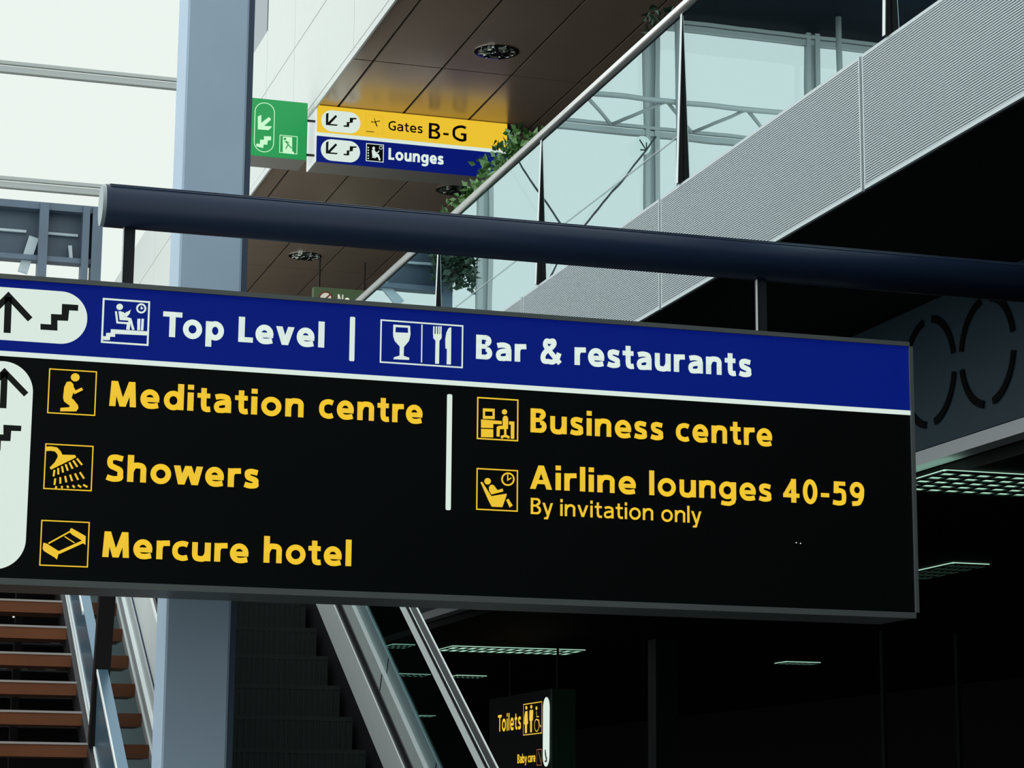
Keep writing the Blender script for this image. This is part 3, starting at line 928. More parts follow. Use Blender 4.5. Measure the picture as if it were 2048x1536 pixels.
def downlight(cx, cy, label, mat='chrome'):
    t = thing('downlight', label, 'ceiling light', (cx, cy, ZS), 'round downlights in the brown ceiling')
    R = 0.215
    ring = MB()
    n = 36
    for i in range(n):
        a0, a1 = 2 * math.pi * i / n, 2 * math.pi * (i + 1) / n
        for (r0, z0, r1, z1) in ((R, ZS - 0.001, R, ZS - 0.006), (R, ZS - 0.006, R - 0.03, ZS - 0.008), (R - 0.03, ZS - 0.008, R - 0.035, ZS - 0.001)):
            ring.add([(cx + r0 * math.cos(a0), cy + r0 * math.sin(a0), z0), (cx + r0 * math.cos(a1), cy + r0 * math.sin(a1), z0),
                      (cx + r1 * math.cos(a1), cy + r1 * math.sin(a1), z1), (cx + r1 * math.cos(a0), cy + r1 * math.sin(a0), z1)], [(0, 1, 2, 3)])
    ring.build('rim', M[mat], t, True)
    bowl = MB()
    rings = [(R - 0.035, ZS - 0.004), (R - 0.07, ZS - 0.008), (0.05, ZS - 0.003)]
    for (r0, z0), (r1, z1) in zip(rings[:-1], rings[1:]):
        for i in range(n):
            a0, a1 = 2 * math.pi * i / n, 2 * math.pi * (i + 1) / n
            bowl.add([(cx + r0 * math.cos(a0), cy + r0 * math.sin(a0), z0), (cx + r0 * math.cos(a1), cy + r0 * math.sin(a1), z0),
                      (cx + r1 * math.cos(a1), cy + r1 * math.sin(a1), z1), (cx + r1 * math.cos(a0), cy + r1 * math.sin(a0), z1)], [(0, 1, 2, 3)])
    bowl.build('reflector', M['lamp_bowl'], t)
    cr = MB()
    for k in range(4):
        a = math.pi * k / 4 + 0.3
        cr.bar((cx - 0.175 * math.cos(a), cy - 0.175 * math.sin(a), ZS - 0.018), (cx + 0.175 * math.cos(a), cy + 0.175 * math.sin(a), ZS - 0.018), 0.020 if k % 2 else 0.012, 0.014, (0, 0, 1))
    cr.tube((cx, cy, ZS - 0.032), (cx, cy, ZS - 0.004), 0.045, 16)
    cr.build('lamp_baffle', M[mat], t)
    for k in range(4):
        a = math.pi * k / 2 + 0.75
        bb = MB()
        bb.tube((cx + 0.11 * math.cos(a), cy + 0.11 * math.sin(a), ZS - 0.034), (cx + 0.11 * math.cos(a), cy + 0.11 * math.sin(a), ZS - 0.01), 0.034, 12)
        bb.build('bulb', M['chrome'], t, False)


downlight(6.07, 20.33, 'round chrome downlight above the orange reflection at the top of the brown ceiling')
downlight(6.04, 28.9, 'round chrome downlight low on the brown ceiling beneath the navy tube')
downlight(7.02, 25.2, 'dark round downlight half hidden by the balcony plants below the blue sign', 'lamp_bowl')

# ------------------------------------------------------------------ yellow and blue gates sign, green exit sign
YG = 22.5
gx0, gx1 = XB, 6.845
fg = Flat('y', YG)
gz1 = fg.px(632, 209.7)[1]; gz0 = fg.px(632, 322.5)[1]
gs = (fg.px(632, 263.8)[1], fg.px(632, 271)[1])
GD = 0.42
gates = thing('gates_sign', 'hanging sign with yellow Gates row over blue Lounges row under the brown ceiling', 'sign', ((gx0 + gx1) / 2, YG + GD / 2, gz0))
MB().box(gx0 + 0.012, gx1, YG + 0.015, YG + GD, gz0, gz1).build('housing', M['sign_under'], gates)
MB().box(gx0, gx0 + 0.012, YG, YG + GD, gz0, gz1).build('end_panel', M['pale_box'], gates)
MB().box(gx0 + 0.012, gx1, YG, YG + 0.015, gs[0], gz1).build('yellow_panel', M['lit_yellow'], gates)
MB().box(gx0 + 0.012, gx1, YG, YG + 0.015, gz0, gs[1]).build('blue_panel', M['lit_blue'], gates)
MB().box(gx0 + 0.012, gx1, YG - 0.004, YG + 0.015, gs[1], gs[0]).build('white_stripe', M['lit_white'], gates)
for xh in (gx0 + 0.35, gx1 - 0.35):
    MB().tube((xh, YG + GD / 2, gz1 - 0.002), (xh, YG + GD / 2, ZS + 0.001), 0.02, 8).build('hanger', M['dark_post'], gates)


def down_arrow(g, dx=0, dy=0, sc=1.0):
    def t(x, y): return (dx + x * sc, dy + y * sc)
    g.P(t(1195, 300), t(1235, 283), t(1230, 432), t(1345, 318), t(1372, 342), t(1262, 458), t(1385, 470), t(1362, 490), t(1192, 475))


def stairs_small(g, dx=0, dy=0):
    pts = [(1472, 480), (1520, 482), (1522, 428), (1568, 430), (1570, 362), (1682, 366), (1670, 388), (1622, 388), (1615, 440), (1562, 445), (1558, 508), (1472, 503)]
    g.P(*[(x + dx, y + dy) for x, y in pts])


for (x0, x1, y0, y1, dy) in ((1122, 1738, 235, 592, 0), (1115, 1732, 690, 1050, 448)):
    f = Flat('y', YG, 0.004).view(500, 190, 7.877)
    a, b = f.q(x0, (y0 + y1) / 2 - 10), f.q(x1, (y0 + y1) / 2 + 30)
    zt = f.q((x0 + x1) / 2, y0 + 22)[1]; zb = f.q((x0 + x1) / 2, y1 - 0)[1]
    f.poly(f.rrect(a[0], b[0], zb, zt, (zt - zb) / 2 - 0.001, 12))
    p = f.build('direction_pill', M['lit_white'], gates)
    f = Flat('y', YG, 0.008).view(500, 190, 7.877)
    down_arrow(f, 0, dy)
    f.build('arrow', M['ink'], p)
    f = Flat('y', YG, 0.008).view(500, 190, 7.877)
    stairs_small(f, 0, dy)
    f.build('stairs_symbol', M['ink'], p)


def lettering2(words, p, q, cap, w, mat, par, pos, axis='y', gap=0.13):
    for wd in words:
        f = Flat(axis, pos, 0.006)
        line_of_words(f, [wd], p, q, cap, w, gap)
        f.build('lettering', mat, par)


lettering2([('Gates', 776.5, 845)], (776, 261.2), (845, 266), 18.5, 0.165, M['ink_brown'], gates, YG)
lettering2([('B', 857, 880.5), ('-', 886, 897), ('G', 904, 932.5)], (857, 277), (932, 283.5), 31, 0.165, M['ink_brown'], gates, YG)
lettering2([('Lounges', 776.5, 886.5)], (776, 320.2), (886, 328.8), 23.5, 0.235, M['lit_white'], gates, YG, gap=0.10)

M['faint'] = pmat('faint_ochre', (0.4, 0.25, 0.02), 0.5, emit=(0.62, 0.36, 0.02))
f = Flat('y', YG, 0.004).view(740, 220, 9.309)
f.frame((-75, 90), (235, 130), (228, 455), (-80, 415), 7)
pf = f.build('pictogram', M['faint'], gates)
f = Flat('y', YG, 0.006).view(740, 220, 9.309)
f.S(15, (20, 225), (80, 228), (185, 205)).S(20, (95, 225), (130, 310)).S(13, (100, 220), (75, 158)).S(10, (40, 232), (30, 205))
f.S(13, (-75, 400), (72, 412))
f.build('aeroplane', M['ink_brown'], pf)


def lounge_small(g):
    g.disc(65, 715, 25, 30)
    g.P((30, 750), (85, 745), (110, 800), (165, 835), (195, 935), (165, 945), (145, 880), (110, 880), (40, 860))
    g.S(16, (110, 790), (140, 800), (168, 760)).ring(200, 705, 28, 10).P((35, 870), (105, 880), (105, 900), (35, 890))
    for k in range(5):
        g.P((-48, 690 + 50 * k), (-22, 692 + 50 * k), (-22, 715 + 50 * k), (-48, 713 + 50 * k))


f = Flat('y', YG, 0.003).view(740, 220, 9.309)
f.P((-70, 620), (252, 650), (246, 985), (-76, 945))
f.build('pictogram_panel', M['black_face'], gates)
f = Flat('y', YG, 0.005).view(740, 220, 9.309)
f.frame((-68, 625), (250, 655), (244, 978), (-72, 940), 14)
pf = f.build('pictogram', M['lit_white'], gates)
f = Flat('y', YG, 0.006).view(740, 220, 9.309); lounge_small(f); f.build('symbol', M['lit_white'], pf)

ex0, ex1 = fg.px(500, 250)[0], fg.px(614.2, 260)[0]
ez1, ez0 = fg.px(614, 206.3)[1], fg.px(612, 320)[1]
exitsign = thing('exit_sign', 'green emergency exit sign beside the blue grey column', 'sign', ((ex0 + ex1) / 2, YG + GD / 2, ez0))
MB().box(ex0, ex1, YG + 0.015, YG + GD, ez0, ez1).build('housing', M['sign_under'], exitsign)
MB().box(ex0, ex1, YG, YG + 0.015, ez0, ez1).build('face_panel', M['lit_green'], exitsign)
for yy in (240, 308.5):
    z = fg.px(621, yy)[1]
    MB().box(ex1 - 0.002, gx0 - 0.001, YG + 0.02, YG + 0.05, z - 0.009, z + 0.009).build('connector', M['dark_post'], exitsign)
f = Flat('y', YG, 0.004).view(500, 190, 7.877)
a, b = f.q(72, 500)[0], f.q(378, 520)[0]
zt, zb = f.q(225, 126)[1], f.q(225, 898)[1]
f.stroke(f.rrect(a, b, zb, zt, (b - a) / 2 - 0.001, 12), f.wpx(12), True)
f.build('pill_outline', M['lit_pale_green'], exitsign)
f = Flat('y', YG, 0.004).view(500, 190, 7.877)
f.P((122, 340), (178, 315), (176, 440), (295, 350), (326, 372), (322, 400), (222, 488), (345, 496), (318, 532), (290, 556), (122, 542))
f.build('arrow', M['lit_pale_green'], exitsign)
f = Flat('y', YG, 0.004).view(500, 190, 7.877)
f.P((98, 768), (155, 772), (158, 705), (218, 708), (220, 650), (332, 655), (330, 715), (278, 718), (272, 785), (214, 782), (205, 840), (98, 810))
f.build('stairs_symbol', M['lit_pale_green'], exitsign)
f = Flat('y', YG, 0.004).view(500, 190, 7.877)
f.frame((470, 632), (742, 660), (738, 932), (466, 905), 11)
pf = f.build('pictogram', M['lit_pale_green'], exitsign)
f = Flat('y', YG, 0.005).view(500, 190, 7.877)
f.P((515, 655), (662, 668), (664, 890), (690, 900), (690, 935), (545, 920), (515, 900))
f.build('door_symbol', M['lit_pale_green'], pf)
f = Flat('y', YG, 0.007).view(500, 190, 7.877)
f.disc(548, 695, 20).S(20, (560, 730), (600, 785)).S(16, (600, 785), (560, 850)).S(16, (600, 785), (640, 830), (665, 835)).S(12, (540, 745), (575, 735), (620, 760))
f.build('running_figure', M['lit_green'], pf)

# ------------------------------------------------------------------ small olive no smoking sign
YN = 28.93
fn = Flat('y', YN)
nx0, nx1 = fn.px(627.5, 590)[0], fn.px(760, 595)[0]
nz1 = fn.px(690, 578)[1]; nz0 = nz1 - 0.36
nos = thing('no_smoking_sign', 'small olive green sign with a barred circle peeping over the large black sign', 'sign', ((nx0 + nx1) / 2, YN + 0.06, nz0))
MB().box(nx0, nx1, YN, YN + 0.12, nz0, nz1).build('panel', M['lit_olive'], nos)
xr = fn.px(641, 550)[0]
MB().tube((xr, YN + 0.06, nz1 - 0.002), (xr, YN + 0.06, ZS + 0.002), 0.012, 8).build('hanger', M['dark_post'], nos)
MB().tube((nx1 - 0.2, YN + 0.06, nz1 - 0.002), (nx1 - 0.2, YN + 0.06, ZS + 0.002), 0.012, 8).build('hanger', M['dark_post'], nos)
f = Flat('y', YN, 0.004).view(600, 490, 12.8); f.disc(655, 1370, 175, 170); dsc = f.build('disc', M['cream'], nos)
f = Flat('y', YN, 0.006).view(600, 490, 12.8); f.ring(655, 1370, 162, 34).S(36, (770, 1270), (540, 1480)); f.build('barred_ring', M['red_ring'], dsc)
f = Flat('y', YN, 0.006); word(f, 'No', 675, 699.5, 611, 612, 22, 0.2); f.build('lettering', M['cream'], nos)

# ------------------------------------------------------------------ column
YC = 9.1
colm = thing('column', 'pale blue grey square column standing between the stairs and the escalator', 'column', (1.51, YC + 0.12, 0))
cx0, cx1 = 1.380, 1.643
MB().box(cx0, cx1, YC, YC + 0.24, 0, EYE + 12).build('shaft', M['column'], colm, bevel=0.012)
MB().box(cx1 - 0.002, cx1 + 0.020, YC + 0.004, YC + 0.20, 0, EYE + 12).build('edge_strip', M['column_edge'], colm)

# ------------------------------------------------------------------ blue steel footbridge end in front of the far facade
YB = 40.0
br = thing('footbridge', 'slate blue steel footbridge with pale brace across the far bright window', 'footbridge', (2.0, YB + 0.3, Z2T))
bz0, bz1 = EYE + 9.62, EYE + 10.72
bx0, bx1 = -1.55, 4.70
MB().box(bx0, bx1, YB, YB + 0.5, bz1 - 0.13, bz1).build('top_beam', M['bridge'], br)
MB().box(bx0, bx1, YB + 0.25, YB + 0.35, bz0 + 0.06, bz1 - 0.1).build('panel', M['bridge_deep'], br)
MB().box(bx0, bx1, YB + 0.02, YB + 0.3, bz0 + 0.05, bz0 + 0.14).build('bottom_beam', M['bridge'], br)
for (a, b) in ((3.60, 3.755), (1.9, 2.06), (0.2, 0.36), (-1.55, -1.35), (4.35, 4.47), (4.52, 4.70)):
    MB().box(a, b, YB - 0.06, YB + 0.26, Z2T, bz1 - 0.02).build('post', M['bridge'], br)
for (a, b) in ((3.78, 4.30), (2.1, 3.40), (0.4, 1.85), (-1.3, 0.15)):
    MB().box(a, b, YB + 0.18, YB + 0.25, EYE + 10.19, EYE + 10.235).build('cross_rail', M['bridge_lite'], br)
for (xa, za, xb, zb, w) in ((3.53, 10.10, 3.36, 9.45, 0.17), (0.1, 10.1, -0.6, 9.4, 0.17), (4.16, 10.0, 4.19, 9.75, 0.06)):
    MB().bar((xa, YB + 0.12, EYE + za), (xb, YB + 0.12, EYE + zb), w, 0.05, (0, 1, 0)).build('brace', M['bridge_lite'], br)
t = thing('hanging_plant', 'dark leafy plant mirrored in the balcony glass', 'plant', (-1.45, YB - 0.2, EYE + 9.2))
MB().box(-1.62, -1.28, YB - 0.42, YB - 0.065, EYE + 9.9, EYE + 10.25).build('planter', M['planter'], t)
foliage(700, -1.45, YB - 0.42, EYE + 9.2, 0.4, 0.12, 1.6, 0.15, random.Random(8)).build('foliage', M['leaf_dark'], t)

# ------------------------------------------------------------------ escalator
T30 = math.tan(math.radians(30))


def zi(y, c):
    return T30 * y - c + EYE


def incl(mb, x0, x1, c_low, c_high, y0, y1, mi=0):
    """sloping band between two parallel lines, extruded in x"""
    return mb.prism([(y0, zi(y0, c_low)), (y1, zi(y1, c_low)), (y1, zi(y1, c_high)), (y0, zi(y0, c_high))], 'x', x0, x1, mi)


esc = thing('escalator', 'grey escalator rising away behind the large sign, right of the blue grey column', 'escalator', (2.9, 13, 0))
XE0, XE1 = 2.06, 3.75
Y0, Y1 = 11.3, 18.4
for kst in range(-8, 11):
    y = 15.38 + 0.411 * kst
    z = min(zi(y, 8.38), Z2T - 0.01)
    mb = MB().box(XE0 + 0.06, XE1 - 0.03, y, y + 0.43, z - 0.03, z)
    mb.box(XE0 + 0.06, XE1 - 0.03, y + 0.004, y + 0.03, z - 0.238, z - 0.03)
    for g in range(38):
        xg = XE0 + 0.09 + g * 0.0405
        mb.box(xg, xg + 0.018, y - 0.004, y + 0.004, z - 0.225, z - 0.03)
    mb.build('step', M['esc_step'], esc)
for (c0, c1, x, mt, nm) in ((8.29, 8.00, XE1, 'esc_panel', 'skirt_panel'), (7.975, 7.76, XE1 + 0.02, 'esc_panel2', 'inner_decking'), (7.755, 7.62, XE1 + 0.05, 'esc_teal', 'glass_holder')):
    incl(MB(), x, x + (0.02 if nm == 'glass_holder' else 0.05), c0, c1, Y0, Y1).build(nm, M[mt], esc)
incl(MB(), XE1 + 0.01, XE1 + 0.06, 8.62, 7.9, Y0, Y1).build('balustrade_core', M['rubber'], esc)
for ys_ in (12.75, 14.0, 15.25, 16.5, 17.75):
    mb = MB()
    for (ca, cb, xo) in ((7.97, 7.762, 0.017), (7.75, 7.625, 0.047)):
        ya, yb = ys_ - 0.4 * (7.975 - ca), ys_ - 0.4 * (7.975 - cb)
        mb.prism([(ya, zi(ya, ca)), (ya + 0.012, zi(ya + 0.012, ca)), (yb + 0.012, zi(yb + 0.012, cb)), (yb, zi(yb, cb))], 'x', XE1 + xo, XE1 + xo + 0.006)
    mb.build('panel_joint', M['rubber'], esc)
incl(MB(), XE1 + 0.055, XE1 + 0.065, 7.615, 7.12, Y0, Y1).build('glass_panel', M['esc_glass'], esc)
mb = MB()
incl(mb, XE1 + 0.030, XE1 + 0.080, 7.115, 7.045, Y0, Y1, 0)
incl(mb, XE1 + 0.036, XE1 + 0.074, 7.045, 7.03, Y0, Y1, 1)
incl(mb, XE1 + 0.028, XE1 + 0.080, 7.03, 6.985, Y0, Y1, 1)
incl(mb, XE1 + 0.026, XE1 + 0.030, 6.99, 6.982, Y0, Y1, 2)
incl(mb, XE1 + 0.072, XE1 + 0.082, 6.986, 6.979, Y0, Y1, 2)
mb.build('handrail', [M['esc_panel'], M['rubber'], M['bright_edge']], esc)
incl(MB(), XE0 + 0.0, XE0 + 0.05, 8.62, 7.58, Y0, Y1).build('skirt_panel', M['esc_teal'], esc)
incl(MB(), XE0 + 0.02, XE0 + 0.03, 7.58, 7.12, Y0, Y1).build('glass_panel', M['esc_glass'], esc)
incl(MB(), XE0 - 0.01, XE0 + 0.06, 7.12, 6.95, Y0, Y1).build('handrail', M['rubber'], esc)
incl(MB(), XE0 + 0.07, XE1 - 0.02, 9.3, 8.75, Y0 + 2.0, 20.3).build('truss_casing', M['dark'], esc)
MB().box(XE0 - 0.01, XE1 + 0.11, 10.35, 12.1, 0.0, 0.06).build('landing_plate', M['esc_panel2'], esc)
for xx in (XE0 + 0.025, XE1 + 0.07):
    mb = MB()
    mb.prism([(Y0 + 0.02, 0.04), (Y0 + 0.02, zi(Y0, 6.9)), (Y0 - 0.25, zi(Y0, 6.95)), (Y0 - 0.45, zi(Y0, 7.1)), (Y0 - 0.52, zi(Y0, 7.35)), (Y0 - 0.42, zi(Y0, 7.65)), (Y0 - 0.30, 0.04)], 'x', xx - 0.03, xx + 0.03)
    mb.build('newel', M['rubber'], esc)

# ------------------------------------------------------------------ wooden staircase
st = thing('staircase', 'open staircase of brown wooden treads left of the blue grey column', 'staircase', (0.6, 13, 0))
run = 0.318
cN = 7.0
y = 10.0 - 0.318
while y < 18.6:
    z = zi(y, cN)
    mb = MB().box(-1.6, 1.55, y, y + 0.31, z - 0.075, z).box(-1.6, 1.55, y - 0.006, y + 0.004, z - 0.008, z + 0.004, 1)
    mb.box(1.66, 1.885, y + 0.01, y + 0.31, z - 0.075, z)
    mb.build('tread', [M['tread'], M['nosing']], st)
    y += run
YT_ = 18.2
for (ya, yb, cl, ch) in ((12.95, YT_, 7.02, 6.64), (9.6, 12.83, 7.02, 6.58)):
    mb = MB()
    incl(mb, 1.585, 1.64, cl, ch, ya, yb, 0)
    incl(mb, 1.578, 1.585, cl, cl - 0.022, ya, yb, 1)
    if ya > 12:
        incl(mb, 1.578, 1.585, cl - 0.065, cl - 0.085, ya, yb, 1)
    incl(mb, 1.578, 1.585, ch + 0.022, ch, ya + (0.65 if ya > 12 else 0), yb, 1)
    mb.build('stringer', [M['stringer'], M['bright_edge']], st)
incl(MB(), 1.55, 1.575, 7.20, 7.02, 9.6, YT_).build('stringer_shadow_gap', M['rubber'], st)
mb = MB()
incl(mb, 1.888, 1.94, 7.075, 7.01, 9.8, YT_, 0)
incl(mb, 1.90, 1.94, 7.01, 6.91, 9.8, YT_, 1)
incl(mb, 1.888, 1.94, 6.91, 6.875, 9.8, YT_, 0)
mb.build('bright_stringer', [M['bright_edge'], M['esc_panel']], st)
mb = MB()
incl(mb, 1.91, 1.925, 6.875, 6.755, 9.8, YT_, 0)
incl(mb, 1.915, 1.925, 6.755, 6.70, 9.8, YT_, 1)
incl(mb, 1.91, 1.925, 6.70, 6.36, 9.8, YT_, 0)
mb.build('balustrade_panel', [M['esc_panel'], M['column_edge']], st)  # solid pale grey stands in for sky mirrored in the balustrade glass
yp = 12.9
MB().prism([(1.555, zi(yp, 7.1)), (1.64, zi(yp, 7.1)), (1.68, zi(yp, 5.9)), (1.59, zi(yp, 5.9))], 'y', yp - 0.05, yp + 0.03).build('post', M['fin'], st)
for ysup in (10.6, 18.0):
    MB().box(1.585, 1.64, ysup, ysup + 0.1, 0, zi(ysup, 7.0)).build('support', M['dark'], st)
incl(MB(), -1.66, -1.6, 7.1, 6.8, 9.6, YT_).build('stringer', M['stringer'], st)

# things in the dim shop seen between the treads
structure(MB().box(-3.0, 3.9, 24.2, 24.55, 0, EYE + 2.9).build('wall_shop', M['dark']))
rows = {}
GOODS = ((206, 236, 1274, 1290, 'pale box above the second tread, right of the dark stair post'), (207, 250, 1323, 1343, 'wider pale green box between treads, right of the dark stair post'),
         (228, 246, 1373, 1396, 'pale green box left of a twin, between treads right of the dark stair post'), (247.5, 272, 1373, 1396, 'pale green box touching the bright stringer, right of its twin'),
         (253, 283, 1426, 1454, 'lowest green box between treads beside the bright stringer'), (94, 112, 1327, 1343, 'small greenish box between treads left of the blue stringer'),
         (104, 120, 1276, 1290, 'smaller box one tread gap higher, left of the blue stringer'), (4, 14, 1330, 1343, 'tiny greenish box between treads at the left picture edge'), (48, 56, 1320, 1343, 'narrow greenish box between treads, middle of the left flight'))
for g in GOODS:
    rows[g[3]] = onY(150, g[3], 23.85).z
for i, z in enumerate(sorted(set(rows.values()))):
    lb = ('lowest', 'second lowest', 'middle', 'second highest', 'highest')[min(i, 4)] + ' dim shop shelf seen through the gaps of the wooden stairs'
    tag(MB().box(-3.0, 3.9, 23.72, 24.2, z - 0.02, z).build('shelf', M['planter']), lb, 'shelf', 'dim shop shelves behind the stairs')
for (px0, px1, py0, py1, lb) in GOODS:
    a, b = onY(px0, py1, 23.73), onY(px1, py0, 23.73)
    tag(MB().box(a.x, b.x, 23.73, 24.0, rows[py1], rows[py1] + b.z - a.z).build('goods_box', M['shop_item']), lb, 'box', 'boxes on the dim shop shelf')
for (px0, px1, py0, py1, lb) in ((25, 42, 1268, 1275, 'wide bright shop lamp between the stair treads at the far left'), (33, 40, 1223, 1228, 'small dim shop lamp in the top gap between the stair treads')):
    a, b = onY(px0, py1, 22.9), onY(px1, py0, 22.9)
    xm, hm = (a.x + b.x) / 2, abs(b.z - a.z) / 2
    lt = thing('shop_lamp', lb, 'lamp', (xm, 22.9, a.z), 'shop lamps behind the stairs')
    yl = 22.9 if px0 < 30 else 23.2
    MB().box(a.x, b.x, yl, yl + 0.12, a.z, b.z).build('lamp_lens', M['shop_lamp'], lt)
    MB().tube((xm, yl + 0.06, b.z), (xm, yl + 0.06, EYE + 3.2), 0.006, 6).build('cord', M['rubber'], lt)

# ------------------------------------------------------------------ dark concourse at the right
ZC = EYE + 2.05
XSF = 6.3
sf = thing('shop_fascia', 'slate blue shop fascia with broken black rings right of the large sign', 'shop fascia', (XSF, 16, ZC))
zb = (onX(1835, 932, XSF).z + onX(2045, 868, XSF).z) / 2
zt2 = (onX(1835, 898, XSF).z + onX(2045, 838, XSF).z) / 2
MB().box(XSF, XSF + 0.1, 6.0, 24, zt2, Z2B + 0.05).build('panel', M['shop'], sf)
MB().box(XSF - 0.02, XSF + 0.1, 6.0, 24, zb, zt2 - 0.012).build('lower_trim', M['shop_trim'], sf)


def broken_ring(cx, cy, ry):
    c = onX(cx, cy, XSF); top = onX(cx, cy - ry, XSF)
    R = abs(top.z - c.z)
    f = Flat('x', XSF, 0.012)
    for a0 in (4, 94, 184, 274):
        pts = arc(-c.y, c.z, R, R, a0 + 6, a0 + 76, 14)
        f.stroke(pts, 0.045)
    return f.build('ring', M['shop_ring'], sf), c, R


r1, c1, R1 = broken_ring(1860, 744, 105)
r2, c2, R2 = broken_ring(1976, 702, 106)


def louvre_light(x0, x1, y0, y1, label, nx, ny):
    t = thing('ceiling_light', label, 'ceiling light', ((x0 + x1) / 2, (y0 + y1) / 2, ZC), 'louvred lights in the dark low ceiling')
    MB().box(x0, x1, y0, y1, ZC - 0.012, ZC - 0.002).build('lamp_panel', M['tube_light'], t)
    g = MB()
    for i in range(nx + 1):
        x = x0 + (x1 - x0) * i / nx
        g.box(x - 0.015, x + 0.015, y0, y1, ZC - 0.020, ZC - 0.0125)
    for j in range(ny + 1):
        yy = y0 + (y1 - y0) * j / ny
        g.box(x0, x1, yy - 0.03, yy + 0.03, ZC - 0.020, ZC - 0.0125)
    g.build('louvre', M['louvre'], t)


def zc(px, py):
    return onZ(px, py, ZC)


def px_light(pxa, pya, pxb, pyb, label, nx, ny):
    a, b = zc(pxa, pya), zc(pxb, pyb)
    louvre_light(min(a.x, b.x), max(a.x, b.x), min(a.y, b.y), max(a.y, b.y), label, nx, ny)


specs = [((876, 1298.5), (1165, 1300.5), 0.75, 'longest louvred light strip above the toilets sign', 14, 2),
         ((775, 1290.5), (818, 1292), 0.55, 'short light strip seen just left of the escalator handrail, upper one', 4, 2),
         ((782, 1348), (853, 1350), 0.45, 'thin light strip between the escalator deck and its handrail', 6, 2),
         ((905, 1351.5), (965, 1353), 0.45, 'faint thin light strip right of the escalator handrail', 6, 2),
         ((836, 1431), (864, 1432), 0.5, 'smallest light speck low beside the escalator handrail', 3, 1),
         ((1560, 1324), (1630, 1326), 0.35, 'lone thin light strip in the dark below the large sign', 6, 1),
         ((1838, 1139), (1915, 1141), 1.1, 'small louvred light right of the sign below the slate fascia', 6, 5)]
for (pa, pb, dy, lb, nx, ny) in specs:
    a, b = zc(*pa), zc(*pb)
    ym = (a.y + b.y) / 2
    louvre_light(a.x, b.x, ym - dy / 2, ym + dy / 2, lb, nx, ny)
a, b = zc(1800, 965), zc(2080, 950)
louvre_light(a.x, b.x + 1.0, zc(1940, 983).y, zc(1940, 941).y, 'big bright louvred light under the slate fascia at the right edge', 14, 5)

# hanging toilets sign
XT = 8.35
tp = onX(1102, 1374, XT)
YT0 = tp.y
YT1 = onX(979, 1402, XT).y
tz1 = (onX(1102, 1374, XT).z + onX(979, 1402, XT).z) / 2
tz0 = tz1 - 1.15
tw = onY(1150, 1374, YT0).x - XT
toil = thing('toilets_sign', 'dark hanging toilets sign with yellow lettering below the light strip', 'sign', (XT + tw / 2, (YT0 + YT1) / 2, tz0))
MB().box(XT, XT + tw, YT0, YT1, tz0, tz1).build('housing', M['black_matte'], toil)
MB().box(XT, XT + tw, YT0 - 0.02, YT0, tz0, tz1).box(XT - 0.006, XT + 0.012, YT0 - 0.024, YT0 - 0.018, tz0, tz1, 1).build('end_panel', [M['sign_green_dark'], M['frame']], toil)
MB().tube((XT + tw / 2, YT0 + 0.2, tz1 - 0.002), (XT + tw / 2, YT0 + 0.2, ZC + 0.005), 0.015, 8).build('hanger', M['concrete'], toil)
MB().tube((XT + tw / 2, YT1 - 0.4, tz1 - 0.002), (XT + tw / 2, YT1 - 0.4, ZC + 0.005), 0.015, 8).build('hanger', M['concrete'], toil)
f = Flat('x', XT, 0.008).view(970, 1360, 8.725)
a, b = f.q(1022, 800), f.q(1138, 800)
f.poly(f.rrect(a[0], b[0], f.q(1075, 1512)[1], f.q(1082, 298)[1], (b[0] - a[0]) / 2 - 0.002, 10))
pl = f.build('direction_pill', M['lit_white'], toil)
f = Flat('x', XT, 0.012).view(970, 1360, 8.725)
f.P((1060, 1215), (1075, 1215), (1090, 1340), (1098, 1345), (1098, 1430), (1055, 1432), (1055, 1412), (1080, 1400), (1062, 1300))
f.build('arrow', M['ink'], pl)
f = Flat('x', XT, 0.008)
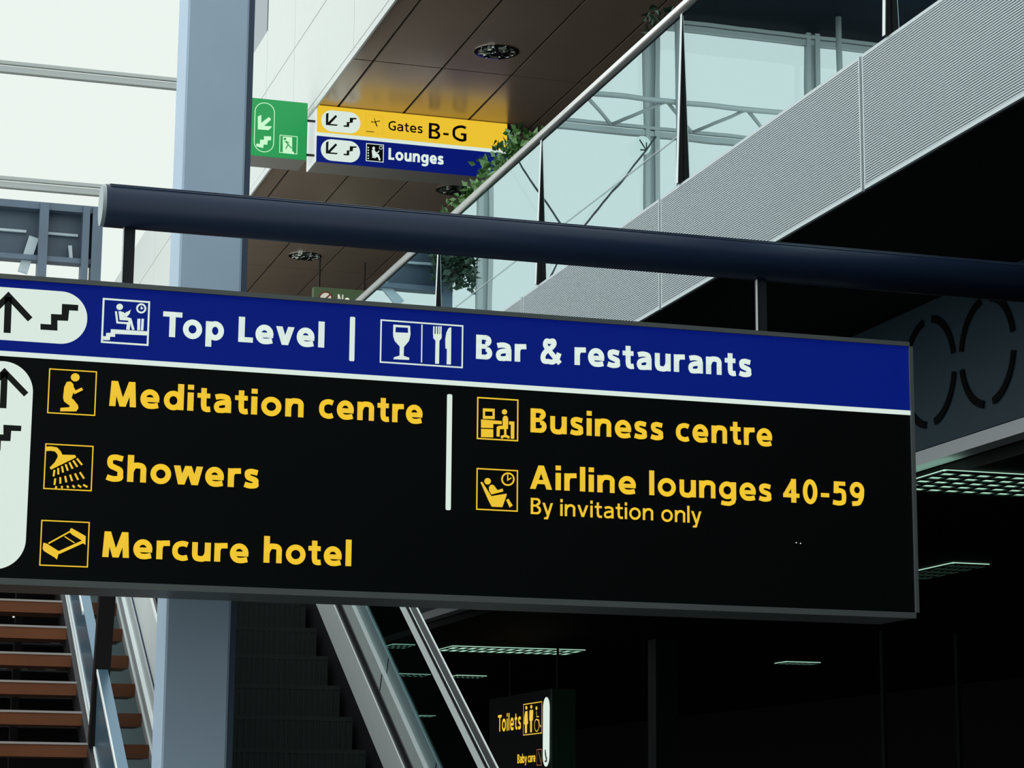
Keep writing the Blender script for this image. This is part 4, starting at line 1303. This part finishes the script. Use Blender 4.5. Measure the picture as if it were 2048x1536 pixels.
word(f, 'Toilets', 997, 1043, 1464, 1457.5, 33, 0.18, 0.17)
f.build('lettering', Y_, toil)
f = Flat('x', XT, 0.008)
word(f, 'Baby', 1036, 1055, 1527, 1525, 17.5, 0.2, 0.1)
f.build('lettering', Y_, toil)
f = Flat('x', XT, 0.008)
word(f, 'care', 1057, 1072, 1525, 1523, 17.5, 0.2, 0.1)
f.build('lettering', Y_, toil)
f = Flat('x', XT, 0.008).view(970, 1360, 8.725)
f.frame((680, 435), (1005, 372), (1000, 915), (680, 970), 16)
pf = f.build('pictogram', Y_, toil)
f = Flat('x', XT, 0.010).view(970, 1360, 8.725)
f.disc(735, 485, 18, 32).disc(822, 468, 18, 32).disc(912, 492, 16, 32)
f.P((715, 550), (755, 540), (758, 640), (765, 760), (748, 775), (745, 925), (712, 930), (710, 780), (692, 765), (700, 640))
f.P((800, 525), (845, 518), (855, 540), (848, 700), (832, 720), (832, 910), (802, 915), (802, 720), (788, 700), (790, 540))
f.S(18, (912, 545), (915, 640), (955, 640)).S(18, (915, 690), (955, 700), (975, 820), (992, 790)).ring(915, 790, 38, 18, ry=105)
f.build('people_symbol', Y_, pf)
M['dim_amber'] = pmat('dim_amber', (0.1, 0.05, 0.02), 0.5, emit=(0.28, 0.09, 0.045))
f = Flat('x', XT, 0.008).view(970, 1360, 8.725)
f.frame((915, 1220), (1000, 1205), (1000, 1480), (915, 1492), 14).S(24, (945, 1250), (985, 1440))
f.build('pictogram', M['dim_amber'], toil)

# dim pillar and shop front posts in the dark
pa = onY(1312, 1400, 24); pb = onY(1358, 1400, 24)
pil = MB().box(pa.x, pb.x, 24, 24.25, 0, ZC).build('pillar', M['concrete'])
tag(pil, 'dim square pillar in the dark below the large sign', 'pillar')
for (px, lb) in ((1771, 'thin dim shop front post in the dark, nearer the large sign corner'), (1921, 'thin dim shop front post in the dark near the right edge')):
    p = onY(px, 1450, 22)
    tag(MB().box(p.x - 0.02, p.x + 0.02, 22, 22.06, 0, ZC).build('shopfront_post', M['concrete']), lb, 'post')
